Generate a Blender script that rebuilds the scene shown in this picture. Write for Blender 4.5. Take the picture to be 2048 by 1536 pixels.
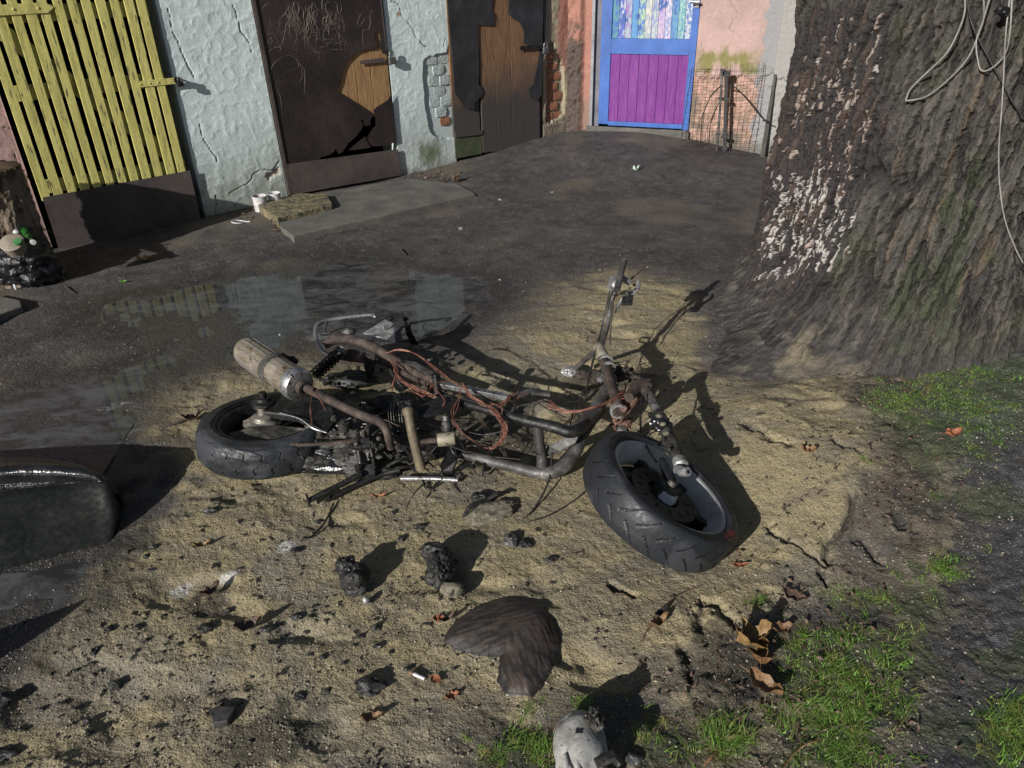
import bpy, bmesh, math, random
import numpy as np
from mathutils import Matrix, Vector
from mathutils.geometry import tessellate_polygon
random.seed(7)
for o in list(bpy.data.objects): bpy.data.objects.remove(o)
scene = bpy.context.scene
COL = scene.collection

# ------------------------------------------------------------------ camera
F = 1479.0; TH = math.radians(29.8); PH = math.radians(-1.44); CH = 1.5
_r = np.array([1, 0, 0.]); FW = np.array([0, math.cos(TH), -math.sin(TH)]); _u = np.array([0, math.sin(TH), math.cos(TH)])
RT = _r*math.cos(PH)+_u*math.sin(PH); UP = -_r*math.sin(PH)+_u*math.cos(PH)
CP = np.array([0, 0, CH])
cam = bpy.data.objects.new('camera', bpy.data.cameras.new('camera')); COL.objects.link(cam)
cam.data.sensor_width = 36; cam.data.lens = 36*F/2048; cam.data.clip_end = 300; cam.data.clip_start = 0.02
cam.matrix_world = Matrix(((RT[0], UP[0], -FW[0], 0), (RT[1], UP[1], -FW[1], 0), (RT[2], UP[2], -FW[2], CH), (0, 0, 0, 1)))
scene.camera = cam

# ------------------------------------------------------------------ light
SUN_AZ = math.radians(36.5); SUN_EL = math.radians(22.8)      # direction the light travels: azimuth right of +Y
world = bpy.data.worlds.new('World'); scene.world = world; world.use_nodes = True
wn = world.node_tree.nodes; wl = world.node_tree.links; wn.clear()
sky = wn.new('ShaderNodeTexSky'); sky.sky_type = 'NISHITA'; sky.sun_disc = False
sky.sun_elevation = SUN_EL; sky.sun_rotation = math.pi+SUN_AZ
bg = wn.new('ShaderNodeBackground'); bg.inputs['Strength'].default_value = 0.05
wo = wn.new('ShaderNodeOutputWorld'); wl.new(sky.outputs[0], bg.inputs[0]); wl.new(bg.outputs[0], wo.inputs[0])
sun = bpy.data.objects.new('sun', bpy.data.lights.new('sun', 'SUN')); COL.objects.link(sun)
sun.data.energy = 5.0; sun.data.angle = math.radians(0.5); sun.data.color = (1, .975, .935)
LD = Vector((math.sin(SUN_AZ)*math.cos(SUN_EL), math.cos(SUN_AZ)*math.cos(SUN_EL), -math.sin(SUN_EL)))
sun.rotation_euler = LD.to_track_quat('-Z', 'Y').to_euler()
vs = scene.view_settings; vs.view_transform = 'Standard'; vs.look = 'None'; vs.exposure = 0.14; vs.gamma = 1; vs.use_curve_mapping = False
scene.render.engine = 'CYCLES'

# ------------------------------------------------------------------ geometry helpers
def ray(x, y): return RT*(x-1024)/F+UP*(768-y)/F+FW
def at(x, y, z=0.0):                       # point of height z seen at photo pixel (x, y)
    d = ray(x, y); return CP+d*((z-CH)/d[2])
def on_plane(x, y, p0, n):
    d = ray(x, y); return CP+d*(((np.array(p0)-CP)@n)/(d@n))
def pxl(pts, s=1, o=(0, 0)): return [(o[0]+x/s, o[1]+y/s) for x, y in pts]
class Frame:                               # a wall plane: s along it, z up, off towards the camera
    def __init__(f, p0, az):
        a = math.radians(az); f.az = a; f.p0 = np.array(p0, float)
        f.d = np.array([math.sin(a), math.cos(a), 0]); f.n = np.array([math.cos(a), -math.sin(a), 0])
    def pt(f, s, z, off=0.0): return f.p0+f.d*s+f.n*off+np.array([0, 0, z])
    def px(f, x, y, off=0.0):
        q = on_plane(x, y, f.p0+f.n*off, f.n); return float((q-f.p0)@f.d), float(q[2])
LWALL = Frame((-2.05, 5.06, 0), 53); PWALL = Frame((1.85, 6.52, 0), 112)

def _h2(ix, iy, seed):
    h = (ix.astype(np.int64)*374761393+iy.astype(np.int64)*668265263+seed*974634777) & 0xffffffff
    h = ((h ^ (h >> 13))*1274126177) & 0xffffffff
    return ((h ^ (h >> 16)) & 0xffff)/65535.0
def vnoise(x, y, seed=0):
    x = np.asarray(x, float); y = np.asarray(y, float)
    ix = np.floor(x); iy = np.floor(y); fx = x-ix; fy = y-iy; fx = fx*fx*(3-2*fx); fy = fy*fy*(3-2*fy)
    a = _h2(ix, iy, seed); b = _h2(ix+1, iy, seed); c = _h2(ix, iy+1, seed); d = _h2(ix+1, iy+1, seed)
    return (a*(1-fx)+b*fx)*(1-fy)+(c*(1-fx)+d*fx)*fy
def fbm(x, y, f=1.0, oc=4, seed=0, gain=.5):
    s = 0; a = 1; t = 0
    for i in range(oc):
        s = s+a*vnoise(x*f+i*17.3, y*f-i*9.1, seed+i); t += a; a *= gain; f *= 2.03
    return s/t
def n3(p, f, seed=0):                      # cheap 3-D noise in 0..1
    return (vnoise(p[..., 0]*f, p[..., 1]*f+p[..., 2]*f*.7, seed)+vnoise(p[..., 1]*f+31, p[..., 2]*f, seed+5)+vnoise(p[..., 2]*f, p[..., 0]*f-p[..., 1]*f*.3, seed+9))/3
def sst(a, b, x): t = np.clip((x-a)/(b-a), 0, 1); return t*t*(3-2*t)
def worley(x, y, seed=0):
    ix = np.floor(x); iy = np.floor(y); best = np.full(np.shape(x), 9.); second = best.copy(); cid = np.zeros(np.shape(x))
    for dx in (-1, 0, 1):
        for dy in (-1, 0, 1):
            cx = ix+dx; cy = iy+dy; px = cx+_h2(cx, cy, seed); py = cy+_h2(cx, cy, seed+3)
            d = np.hypot(px-x, py-y); m = d < best
            second = np.where(m, best, np.minimum(second, d)); cid = np.where(m, _h2(cx, cy, seed+8), cid); best = np.where(m, d, best)
    return best, second, cid
def sdf(x, y, poly):                       # signed distance, negative inside
    poly = np.array(poly, float)[:, :2]; d = np.full(np.shape(x), 1e9); ins = np.zeros(np.shape(x), bool); n = len(poly)
    for i in range(n):
        a = poly[i]; b = poly[(i+1) % n]; e = b-a; wx = x-a[0]; wy = y-a[1]
        t = np.clip((wx*e[0]+wy*e[1])/(e@e+1e-12), 0, 1); d = np.minimum(d, (wx-e[0]*t)**2+(wy-e[1]*t)**2)
        c = ((a[1] <= y) & (b[1] > y)) | ((b[1] <= y) & (a[1] > y))
        with np.errstate(divide='ignore', invalid='ignore'):
            ins ^= c & (x < a[0]+(y-a[1])*e[0]/(e[1] if e[1] != 0 else 1e-9))
    return np.where(ins, -1, 1)*np.sqrt(d)
def dline(x, y, pts):                      # distance to an open polyline
    d = np.full(np.shape(x), 1e9)
    for (ax, ay), (bx, by) in zip(pts[:-1], pts[1:]):
        ex, ey = bx-ax, by-ay; t = np.clip(((x-ax)*ex+(y-ay)*ey)/(ex*ex+ey*ey+1e-12), 0, 1)
        d = np.minimum(d, (x-ax-ex*t)**2+(y-ay-ey*t)**2)
    return np.sqrt(d)
def smooth_path(pts, n=8):
    P = [np.array(p, float) for p in pts]
    if len(P) < 3: return P
    P = [2*P[0]-P[1]]+P+[2*P[-1]-P[-2]]; out = []
    for i in range(1, len(P)-2):
        a, b, c, d = P[i-1:i+3]
        for k in range(n):
            t = k/n; out.append(.5*((2*b)+(c-a)*t+(2*a-5*b+4*c-d)*t*t+(3*b-a-3*c+d)*t**3))
    out.append(P[-2]); return out

class MB:
    def __init__(m): m.v = []; m.f = []
    def add(m, vs_, fs): k = len(m.v); m.v += [tuple(map(float, p)) for p in vs_]; m.f += [tuple(k+i for i in f) for f in fs]; return m
    def box(m, c, sz, ax=None):
        ax = np.eye(3) if ax is None else np.array(ax, float); h = np.array(sz)/2; c = np.array(c, float)
        vs_ = [c+ax[0]*h[0]*i+ax[1]*h[1]*j+ax[2]*h[2]*k for i in (-1, 1) for j in (-1, 1) for k in (-1, 1)]
        return m.add(vs_, [(0, 1, 3, 2), (4, 6, 7, 5), (0, 4, 5, 1), (2, 3, 7, 6), (0, 2, 6, 4), (1, 5, 7, 3)])
    def prism(m, outer, off):              # outer: 3-D polygon (any outline), extruded by vector off
        outer = [np.array(p, float) for p in outer]; n = len(outer); off = np.array(off, float)
        tris = [tuple(t_) for t_ in tessellate_polygon([[Vector(p) for p in outer]])]
        return m.add(outer+[p+off for p in outer], tris+[tuple(n+i for i in reversed(t)) for t in tris]+[(i, i+n, (i+1) % n+n, (i+1) % n) for i in range(n)])
    def tube(m, pts, r, sides=10, cap=True, flat=None):
        P = [np.array(p, float) for p in pts]; n = len(P); R = [r]*n if np.isscalar(r) else list(np.interp(np.linspace(0, 1, n), np.linspace(0, 1, len(r)), r))
        T = [P[min(i+1, n-1)]-P[max(i-1, 0)] for i in range(n)]; T = [t/(np.linalg.norm(t)+1e-9) for t in T]
        a = np.array([0, 0, 1.]) if abs(T[0][2]) < .9 else np.array([1., 0, 0]); e1 = np.cross(T[0], a); e1 /= np.linalg.norm(e1); vs_ = []
        for i in range(n):
            e1 = e1-T[i]*(e1@T[i]); e1 /= np.linalg.norm(e1)+1e-9; e2 = np.cross(T[i], e1)
            for k in range(sides):
                w = 2*math.pi*k/sides; vs_.append(P[i]+(e1*math.cos(w)+e2*math.sin(w)*(flat or 1))*R[i])
        fs = [(i*sides+k, i*sides+(k+1) % sides, (i+1)*sides+(k+1) % sides, (i+1)*sides+k) for i in range(n-1) for k in range(sides)]
        if cap: fs += [tuple(reversed(range(sides))), tuple((n-1)*sides+k for k in range(sides))]
        return m.add(vs_, fs)
    def lathe(m, c, ax, prof, seg=24, e=None, closed=False):   # prof: (radius, height along ax)
        c = np.array(c, float); ax = np.array(ax, float); ax /= np.linalg.norm(ax)
        a = np.array([0, 0, 1.]) if abs(ax[2]) < .9 else np.array([1., 0, 0]); e1 = np.cross(ax, a); e1 /= np.linalg.norm(e1); e2 = np.cross(ax, e1)
        vs_ = [c+ax*h+(e1*math.cos(2*math.pi*k/seg)+e2*math.sin(2*math.pi*k/seg))*r for r, h in prof for k in range(seg)]
        n = len(prof); fs = [(i*seg+k, i*seg+(k+1) % seg, ((i+1) % n)*seg+(k+1) % seg, ((i+1) % n)*seg+k) for i in range(n if closed else n-1) for k in range(seg)]
        return m.add(vs_, fs)
    def blob(m, c, rad, amp=.25, f=1.5, seed=0, sub=3, floor=None, ax=None, ridge=False):
        bm = bmesh.new(); bmesh.ops.create_icosphere(bm, subdivisions=sub, radius=1); q = np.array([v.co for v in bm.verts]); fs = [tuple(v.index for v in g.verts) for g in bm.faces]; bm.free()
        o = seed*7.13; k = n3(q+o, f, seed)-.5+.5*(n3(q+o, f*2.3, seed+1)-.5)
        if ridge: k = k-.35*np.abs(n3(q+o, f*3, seed+2)-.5)*2+.3*(n3(q+o, f*6, seed+3)-.5)
        q = q*(1+amp*2*k[:, None])*np.array(rad)
        if ax is not None: q = q@np.array(ax)
        q = q+np.array(c, float)
        if floor is not None: q[:, 2] = np.maximum(q[:, 2], floor)
        return m.add(q, fs)

def build(name, mb, mat, parent=None, smooth=30, label=None, cat=None, group=None, kind=None, cols=None, bevel=0):
    me = bpy.data.meshes.new(name)
    vv = np.array(mb.v if isinstance(mb, MB) else mb[0], dtype=np.float64); ff = mb.f if isinstance(mb, MB) else mb[1]
    inv = None
    if parent is not None:
        inv = np.array(parent['_mw']).reshape(4, 4) if '_mw' in parent else np.eye(4)
        vv = (vv-inv[:3, 3])@inv[:3, :3]
    me.from_pydata(vv.tolist() if len(vv) < 60000 else vv, [], ff)
    me.update()
    if isinstance(ff, list) and len(ff) < 60000:
        bm = bmesh.new(); bm.from_mesh(me); (len(ff) > 1) and bmesh.ops.recalc_face_normals(bm, faces=bm.faces); bm.to_mesh(me); bm.free()
    if smooth: me.shade_smooth(); me.set_sharp_from_angle(angle=math.radians(smooth))
    if cols is not None:
        a = me.color_attributes.new('col', 'FLOAT_COLOR', 'POINT'); a.data.foreach_set('color', np.ascontiguousarray(cols, dtype=np.float32).ravel())
    if mat: me.materials.append(mat)
    o = bpy.data.objects.new(name, me); COL.objects.link(o)
    if parent is not None: o.parent = parent; o['_mw'] = parent.get('_mw', list(np.eye(4).ravel()))
    if bevel: b = o.modifiers.new('bevel', 'BEVEL'); b.width = bevel; b.segments = 2; b.limit_method = 'ANGLE'
    tag(o, label, cat, group, kind); return o
def tag(o, label=None, cat=None, group=None, kind=None):
    for k, v in (('label', label), ('category', cat), ('group', group), ('kind', kind)):
        if v: o[k] = v
    return o
def empty(name, loc, label=None, cat=None, group=None, az=None):
    o = bpy.data.objects.new(name, None); COL.objects.link(o); o.location = tuple(map(float, loc)); m = np.eye(4); m[:3, 3] = loc
    if az is not None:                     # frame of a wall: local x runs along it
        rz = math.pi/2-az; o.rotation_euler = (0, 0, rz); m[:3, :3] = [[math.cos(rz), -math.sin(rz), 0], [math.sin(rz), math.cos(rz), 0], [0, 0, 1]]
    o['_mw'] = list(map(float, m.ravel())); return tag(o, label, cat, group)

# ------------------------------------------------------------------ materials
class NT:
    def __init__(s, name):
        s.m = bpy.data.materials.new(name); s.m.use_nodes = True; s.n = s.m.node_tree.nodes; s.l = s.m.node_tree.links
        s.b = s.n['Principled BSDF']
    def node(s, t, **kw):
        n = s.n.new(t)
        for k, v in kw.items():
            if k[0] == 'i': n.inputs[int(k[1:])].default_value = v
            else: setattr(n, k, v)
        return n
    def pos(s, obj=False, scale=(1, 1, 1)):
        if obj: c = s.node('ShaderNodeTexCoord').outputs['Object']
        else: c = s.node('ShaderNodeNewGeometry').outputs['Position']
        if scale == (1, 1, 1): return c
        v = s.node('ShaderNodeVectorMath', operation='MULTIPLY'); s.l.new(c, v.inputs[0]); v.inputs[1].default_value = scale; return v.outputs[0]
    def noise(s, vec, sc, det=4, rough=.6, dist=0):
        n = s.node('ShaderNodeTexNoise'); s.l.new(vec, n.inputs['Vector']); n.inputs['Scale'].default_value = sc; n.inputs['Detail'].default_value = det
        n.inputs['Roughness'].default_value = rough; n.inputs['Distortion'].default_value = dist; return n.outputs['Fac']
    def ramp(s, fac, st, interp='LINEAR'):
        n = s.node('ShaderNodeValToRGB'); s.l.new(fac, n.inputs[0]); cr = n.color_ramp; cr.interpolation = interp
        while len(cr.elements) < len(st): cr.elements.new(.5)
        for e, (p, c) in zip(cr.elements, st): e.position = p; e.color = (*c, 1) if not np.isscalar(c) else (c, c, c, 1)
        return n.outputs[0]
    def mix(s, fac, a, b, mode='MIX'):
        n = s.node('ShaderNodeMix', data_type='RGBA', blend_type=mode)
        for k, v in ((0, fac), (6, a), (7, b)):
            if hasattr(v, 'is_linked'): s.l.new(v, n.inputs[k])
            else: n.inputs[k].default_value = v if k == 0 else ((*v, 1) if not np.isscalar(v) else (v, v, v, 1))
        return n.outputs[2]
    def math(s, op, a, b=0.0, clamp=False):
        n = s.node('ShaderNodeMath', operation=op, use_clamp=clamp)
        for k, v in ((0, a), (1, b)):
            if hasattr(v, 'is_linked'): s.l.new(v, n.inputs[k])
            else: n.inputs[k].default_value = v
        return n.outputs[0]
    def bump(s, h, st=.3, dist=.005, nrm=None):
        n = s.node('ShaderNodeBump', i0=st, i1=dist); s.l.new(h, n.inputs['Height'])
        if nrm: s.l.new(nrm, n.inputs['Normal'])
        return n.outputs[0]
    def out(s, col=None, rough=None, nrm=None, metal=None, spec=None):
        for k, v in (('Base Color', col), ('Roughness', rough), ('Normal', nrm), ('Metallic', metal), ('Specular IOR Level', spec)):
            if v is None: continue
            if hasattr(v, 'is_linked'): s.l.new(v, s.b.inputs[k])
            else: s.b.inputs[k].default_value = (*v, 1) if k == 'Base Color' else v
        return s.m

def weathered(name, cols, scale=12, rough=(.5, .8), metal=0.0, bump=.4, bd=.002, bs=90, stretch=(1, 1, 1), spots=None, spot_scale=60, spot_at=.62, obj=False, spec=None):
    t = NT(name); p = t.pos(obj, stretch); n1 = t.noise(p, scale, 6, .65); n = len(cols)
    c = t.ramp(n1, [(.3+.4*i/(n-1), cc) for i, cc in enumerate(cols)])
    n2 = t.noise(p, spot_scale, 3, .6)
    if spots: c = t.mix(t.ramp(n2, [(spot_at, 0.0), (spot_at+.05, 1.0)]), c, spots)
    n3_ = t.noise(p, bs, 4, .6); r = t.ramp(n3_, [(.3, rough[0]), (.7, rough[1])])
    c = t.mix(.35, c, t.ramp(n3_, [(.3, .35), (.7, 1.0)]), 'MULTIPLY')
    h = t.math('ADD', n3_, t.math('MULTIPLY', n1, 1.5))
    return t.out(c, r, t.bump(h, bump, bd), metal, spec)

M = {}
M['ashsteel'] = weathered('ash_steel', [(.022, .021, .02), (.085, .081, .077), (.25, .24, .23)], 14, (.4, .75), .35, .5, .002, 140, spots=(.10, .06, .042), spot_at=.64)
M['blacksteel'] = weathered('black_steel', [(.006, .006, .006), (.015, .0145, .0145), (.042, .040, .039)], 25, (.3, .65), .3, .6, .002, 150, spots=(.09, .085, .08), spot_at=.66)
M['ruststeel'] = weathered('rust_steel', [(.022, .016, .013), (.060, .042, .034), (.14, .105, .085)], 22, (.6, .9), .1, .8, .003, 120, spots=(.03, .02, .018))
M['muffler'] = weathered('scorched_stainless', [(.16, .13, .09), (.34, .29, .22), (.50, .46, .38)], 9, (.3, .55), .55, .3, .001, 120, spots=(.10, .07, .05), spot_at=.63, spot_scale=20)
M['alu'] = weathered('melted_aluminium', [(.16, .16, .155), (.34, .34, .33), (.56, .56, .54)], 30, (.25, .6), .45, .9, .003, 90, spots=(.09, .08, .07), spot_at=.6)
M['chrome'] = weathered('dull_chrome', [(.25, .25, .25), (.45, .45, .45), (.62, .62, .62)], 10, (.22, .5), .8, .4, .001, 150, spots=(.08, .06, .05), spot_at=.6)
M['engine'] = weathered('sooty_engine', [(.012, .012, .011), (.045, .042, .036), (.12, .11, .095)], 18, (.35, .8), .25, 1, .004, 70, spots=(.2, .19, .17), spot_at=.7)
M['tyre'] = weathered('rubber', [(.030, .032, .036), (.045, .048, .054), (.066, .070, .078)], 6, (.36, .55), 0, .25, .0008, 220, spots=(.10, .10, .105), spot_at=.76, spot_scale=18)
M['burnttyre'] = weathered('burnt_rubber', [(.012, .012, .012), (.024, .024, .026), (.06, .06, .064)], 9, (.3, .6), 0, 1, .003, 60)
M['char'] = weathered('char', [(.006, .006, .006), (.02, .019, .018), (.06, .056, .05)], 20, (.25, .75), 0, 1, .005, 70, spots=(.28, .27, .25), spot_scale=45, spot_at=.7)
M['copper'] = weathered('burnt_copper', [(.07, .028, .02), (.19, .075, .05), (.36, .17, .11)], 40, (.45, .7), .3, .2, .0005, 200)
M['sandlump'] = weathered('sand_crust', [(.09, .08, .06), (.19, .17, .12), (.29, .255, .18)], 60, (.85, 1), 0, 1, .004, 260, spots=(.03, .028, .025), spot_scale=40)
M['cable'] = weathered('black_cable', [(.01, .01, .01), (.02, .02, .02), (.035, .033, .03)], 40, (.5, .7), 0, .1)
M['greycable'] = weathered('grey_cable', [(.16, .155, .14), (.25, .24, .22), (.34, .33, .30)], 10, (.5, .7), 0, .1)
M['panel'] = weathered('scorched_plastic', [(.007, .008, .006), (.013, .014, .011), (.022, .023, .019)], 5, (.18, .42), 0, .3, .002, 60, spots=(.20, .19, .13), spot_scale=150, spot_at=.7)
M['gloss'] = weathered('melted_plastic', [(.008, .008, .009), (.015, .015, .017), (.03, .03, .033)], 7, (.12, .4), 0, .8, .006, 22)
M['bag'] = weathered('bin_bag', [(.006, .006, .007), (.012, .012, .014), (.02, .02, .024)], 9, (.12, .35), 0, 1, .012, 18)
M['leaf'] = weathered('dry_leaf', [(.10, .055, .028), (.20, .11, .05), (.30, .18, .085)], 30, (.4, .7), 0, .8, .003, 60, obj=True)
M['darkleaf'] = weathered('rotten_leaf', [(.05, .03, .02), (.11, .065, .045), (.17, .11, .075)], 30, (.5, .8), 0, .8, .003, 60, obj=True)
M['redleaf'] = weathered('red_bark_chip', [(.20, .06, .03), (.32, .11, .05), (.40, .17, .09)], 30, (.6, .8), 0, .8, .003, 60, obj=True)
M['stone'] = weathered('pebble', [(.13, .12, .11), (.25, .24, .22), (.42, .41, .38)], 30, (.6, .9), 0, .6, .002, 90)
M['white'] = weathered('dirty_white_plastic', [(.45, .45, .46), (.62, .62, .63), (.74, .74, .75)], 14, (.35, .6), 0, .2)
M['yellow'] = weathered('yellow_paint', [(.42, .38, .12), (.68, .62, .19), (.76, .70, .25)], 5, (.5, .75), 0, .8, .002, 60, stretch=(7, 7, 1), spots=(.18, .17, .09), spot_scale=11, spot_at=.60)
M['rustplate'] = weathered('brown_sheet_metal', [(.055, .042, .038), (.095, .074, .068), (.125, .10, .09)], 5, (.55, .75), .1, .3, .001, 90, spots=(.035, .028, .028), spot_scale=26, spot_at=.66)
M['doorsheet'] = weathered('brown_black_sheet_metal', [(.018, .013, .012), (.034, .025, .023), (.065, .048, .043)], 2.2, (.4, .7), .1, .35, .0015, 60, spots=(.006, .005, .005), spot_scale=34, spot_at=.72)
M['lock'] = weathered('lock_steel', [(.10, .10, .10), (.2, .2, .2), (.32, .32, .31)], 30, (.35, .6), .7, .2)
M['dark'] = weathered('soot_black', [(.005, .005, .005), (.008, .008, .008), (.014, .013, .012)], 6, (.8, .95), 0, .3)  # near-black for rooms, slots and holes; their shade put into the colour
def wood(name, cols, rough=(.6, .85), dark=(.02, .014, .01), burn=None):
    t = NT(name); p = t.pos(True, (9, 9, .8)); n1 = t.noise(p, 7, 6, .6, 1.5); c = t.ramp(n1, [(.3, cols[0]), (.5, cols[1]), (.7, cols[2])])
    p2 = t.pos(True, (60, 60, 1.5)); g = t.noise(p2, 5, 3, .6); c = t.mix(.42, c, t.ramp(g, [(.35, .35), (.6, 1.0)]), 'MULTIPLY')
    if burn:                                # burn: (z low, z high): bare above, grey/black below, uneven
        sx = t.node('ShaderNodeSeparateXYZ'); t.l.new(t.pos(), sx.inputs[0]); z = t.math('ADD', sx.outputs[2], t.math('MULTIPLY', t.noise(t.pos(False), 6, 3), .35))
        k = t.ramp(t.math('DIVIDE', t.math('SUBTRACT', z, burn[0]), burn[1]-burn[0], True), [(0, 0.0), (1, 1.0)]); c = t.mix(k, burn[2], c)
    return t.out(c, t.ramp(g, [(.3, rough[0]), (.7, rough[1])]), t.bump(g, .6, .0015))
M['barewood'] = wood('bare_board', [(.20, .10, .045), (.36, .21, .095), (.46, .29, .14)])
M['burntwood'] = wood('scorched_board', [(.10, .055, .03), (.22, .12, .06), (.30, .17, .085)], burn=(.62, .98, (.055, .047, .043)))
M['darkwood'] = wood('grey_board', [(.025, .024, .02), (.05, .048, .04), (.085, .082, .068)])
M['purple'] = wood('purple_board', [(.13, .018, .17), (.17, .026, .22), (.24, .07, .29)])
M['blue'] = weathered('blue_paint', [(.03, .09, .30), (.036, .12, .42), (.05, .15, .48)], 6, (.4, .6), 0, .3, .001, 80, spots=(.28, .36, .52), spot_scale=22, spot_at=.75)
M['greypaint'] = weathered('grey_frame', [(.17, .17, .19), (.27, .28, .30), (.36, .37, .40)], 12, (.6, .8), 0, .5)
M['concrete'] = weathered('concrete_slab', [(.075, .07, .065), (.12, .115, .10), (.18, .17, .145)], 7, (.8, .95), 0, 1, .004, 110)
M['block'] = weathered('mossy_block', [(.07, .06, .045), (.17, .145, .08), (.33, .28, .13)], 16, (.85, 1), 0, 1, .008, 50, spots=(.05, .045, .035), spot_scale=30, spot_at=.55)
M['brick'] = weathered('old_brick', [(.14, .06, .035), (.30, .125, .07), (.40, .20, .11)], 24, (.8, 1), 0, .9, .003, 90, obj=True)
M['paintbrick'] = weathered('pale_painted_brick', [(.32, .36, .35), (.44, .50, .49), (.52, .58, .57)], 24, (.7, .9), 0, 1, .005, 50)
M['green'] = weathered('green_glass', [(.01, .07, .015), (.02, .12, .02), (.04, .18, .03)], 20, (.08, .2), 0, .1)
M['rootwood'] = weathered('worn_root', [(.035, .022, .015), (.095, .055, .035), (.17, .11, .08)], 7, (.32, .6), 0, .9, .004, 60, stretch=(1, 1, 1), spots=(.22, .15, .10), spot_at=.68)

def vcol(name, rough=.9, bs=180, bd=.002, bump=.6, grain=.5, extra=None, rough_attr=False, spec=.3):
    t = NT(name); a = t.node('ShaderNodeVertexColor', layer_name='col'); p = t.pos(); g = t.noise(p, bs, 3, .65); g2 = t.noise(p, bs*.31, 3, .6)
    c = t.mix(grain, a.outputs[0], t.ramp(g, [(.3, .35), (.5, .95), (.72, 1.0)]), 'MULTIPLY')
    r = a.outputs['Alpha'] if rough_attr else rough
    return t, a, c, r, g, g2
t, a, c, r, g, g2 = vcol('plaster', .85, 120); M['plaster'] = t.out(c, .85, t.bump(t.math('ADD', g, g2), .45, .003), 0, .2)
t, a, c, r, g, g2 = vcol('bark', .85, 110); M['bark'] = t.out(t.mix(1.0, c, (.76, .77, .78), 'MULTIPLY'), t.ramp(g2, [(.3, .55), (.7, .95)]), t.bump(t.math('ADD', g, g2), .8, .005), 0, .3)

# ------------------------------------------------------------------ ground
TREE = np.array([2.0, 3.1])
def wpoly(pts, z=0): return [at(x, y, z)[:2] for x, y in pts]
SAND = wpoly([(-60, 1480), (90, 1250), (200, 1120), (290, 1040), (385, 965), (372, 900), (330, 850), (300, 790), (400, 740), (500, 712), (640, 700), (760, 740), (900, 740), (960, 690), (1080, 620), (1150, 575), (1250, 555),
              (1380, 580), (1450, 640), (1400, 700), (1420, 760), (1470, 740), (1520, 800), (1600, 770), (1690, 800), (1740, 880), (1770, 960), (1720, 1010), (1690, 1110), (1760, 1200), (1600, 1230), (1500, 1290), (1440, 1380), (1390, 1440),
              (1290, 1390), (1200, 1395), (1120, 1440), (1070, 1470), (960, 1500), (700, 1620), (-60, 1700)])
WETA = wpoly([(215, 610), (300, 590), (430, 565), (520, 545), (590, 520), (730, 522), (850, 540), (950, 560), (975, 600), (900, 650), (800, 680), (690, 690), (640, 712), (520, 715), (420, 745), (300, 800), (260, 860), (200, 960), (60, 960), (-80, 960), (-80, 800), (60, 770), (240, 740), (330, 700), (250, 660), (205, 640)])
WETC = wpoly([(-80, 1150), (60, 1140), (200, 1105), (225, 1180), (120, 1270), (-80, 1420)])
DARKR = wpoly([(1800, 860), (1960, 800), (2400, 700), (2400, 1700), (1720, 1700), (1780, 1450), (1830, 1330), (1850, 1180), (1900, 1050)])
SOIL = wpoly([(1640, 830), (1720, 760), (1850, 700), (2400, 600), (2400, 1700), (900, 1700), (1000, 1500), (1150, 1440), (1300, 1420), (1480, 1330), (1540, 1270), (1640, 1240), (1760, 1190), (1700, 1060), (1770, 960)])
TRODDEN = wpoly([(1380, 560), (1560, 560), (1700, 800), (1560, 800), (1500, 760), (1440, 760)])
GP = [(-4, 3, 0), (-2.6, 4.6, 0), (-2.0, 5.0, 0), (-1.6, 5.3, .03), (-.8, 5.9, .01), (-.4, 6.25, .055), (.35, 6.8, .07), (.47, 6.85, .13), (.6, 6.95, .16), (.95, 6.75, .20), (1.5, 6.5, .19),
      (.9, 6.3, .10), (1.3, 6.1, .08), (1.75, 6.3, .0), (2.3, 6.1, 0), (.3, 5.9, .03), (1.2, 5.2, 0), (-1, 4.5, 0), (0, 4, 0), (0, 2, 0), (-1, 1, 0), (.8, 1.5, 0), (1.3, 4.4, .01), (1.0, 3.1, .03), (.8, 2.6, .015), (1.2, 2.25, .07), (1.55, 2.2, .13), (2.0, 2.2, .44), (1.65, 2.22, .25), (2.0, 1.9, .30), (2.5, 2.3, .45),
      (1.6, 1.7, .12), (2.4, 1.6, .22), (1.1, 1.1, .04), (1.6, .9, .12), (2.4, .6, .2), (.3, .9, .0), (-2.5, 2.5, 0), (3, 4.5, .1)]
def gz(x, y):
    x = np.asarray(x, float); y = np.asarray(y, float); num = 0; den = 1e-4
    for a, b, h in GP:
        w = np.exp(-((x-a)**2+(y-b)**2)/(2*.34**2)); num = num+w*h; den = den+w
    return num/den
MOUNDS = [((1500, 900), .5, .03), ((1620, 1000), .45, .03), ((1380, 1240), .3, .015), ((760, 1090), .3, .008), ((600, 1400), .35, .012), ((1250, 640), .35, .01), ((1560, 860), .25, .02)]
CRACKS = [wpoly(q) for q in ([(1470, 890), (1530, 925), (1570, 945)], [(1530, 1075), (1600, 1125), (1640, 1145)], [(1690, 1035), (1680, 1070), (1660, 1110), (1650, 1140)], [(1630, 1150), (1637, 1180)], [(1640, 945), (1690, 975)], [(1765, 1060), (1790, 1090)], [(1720, 1100), (1765, 1145)],
                             [(1395, 1220), (1440, 1228), (1480, 1270)], [(1402, 1235), (1410, 1275)], [(1372, 1310), (1390, 1330), (1388, 1375)], [(1220, 1180), (1260, 1205)])]
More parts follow.
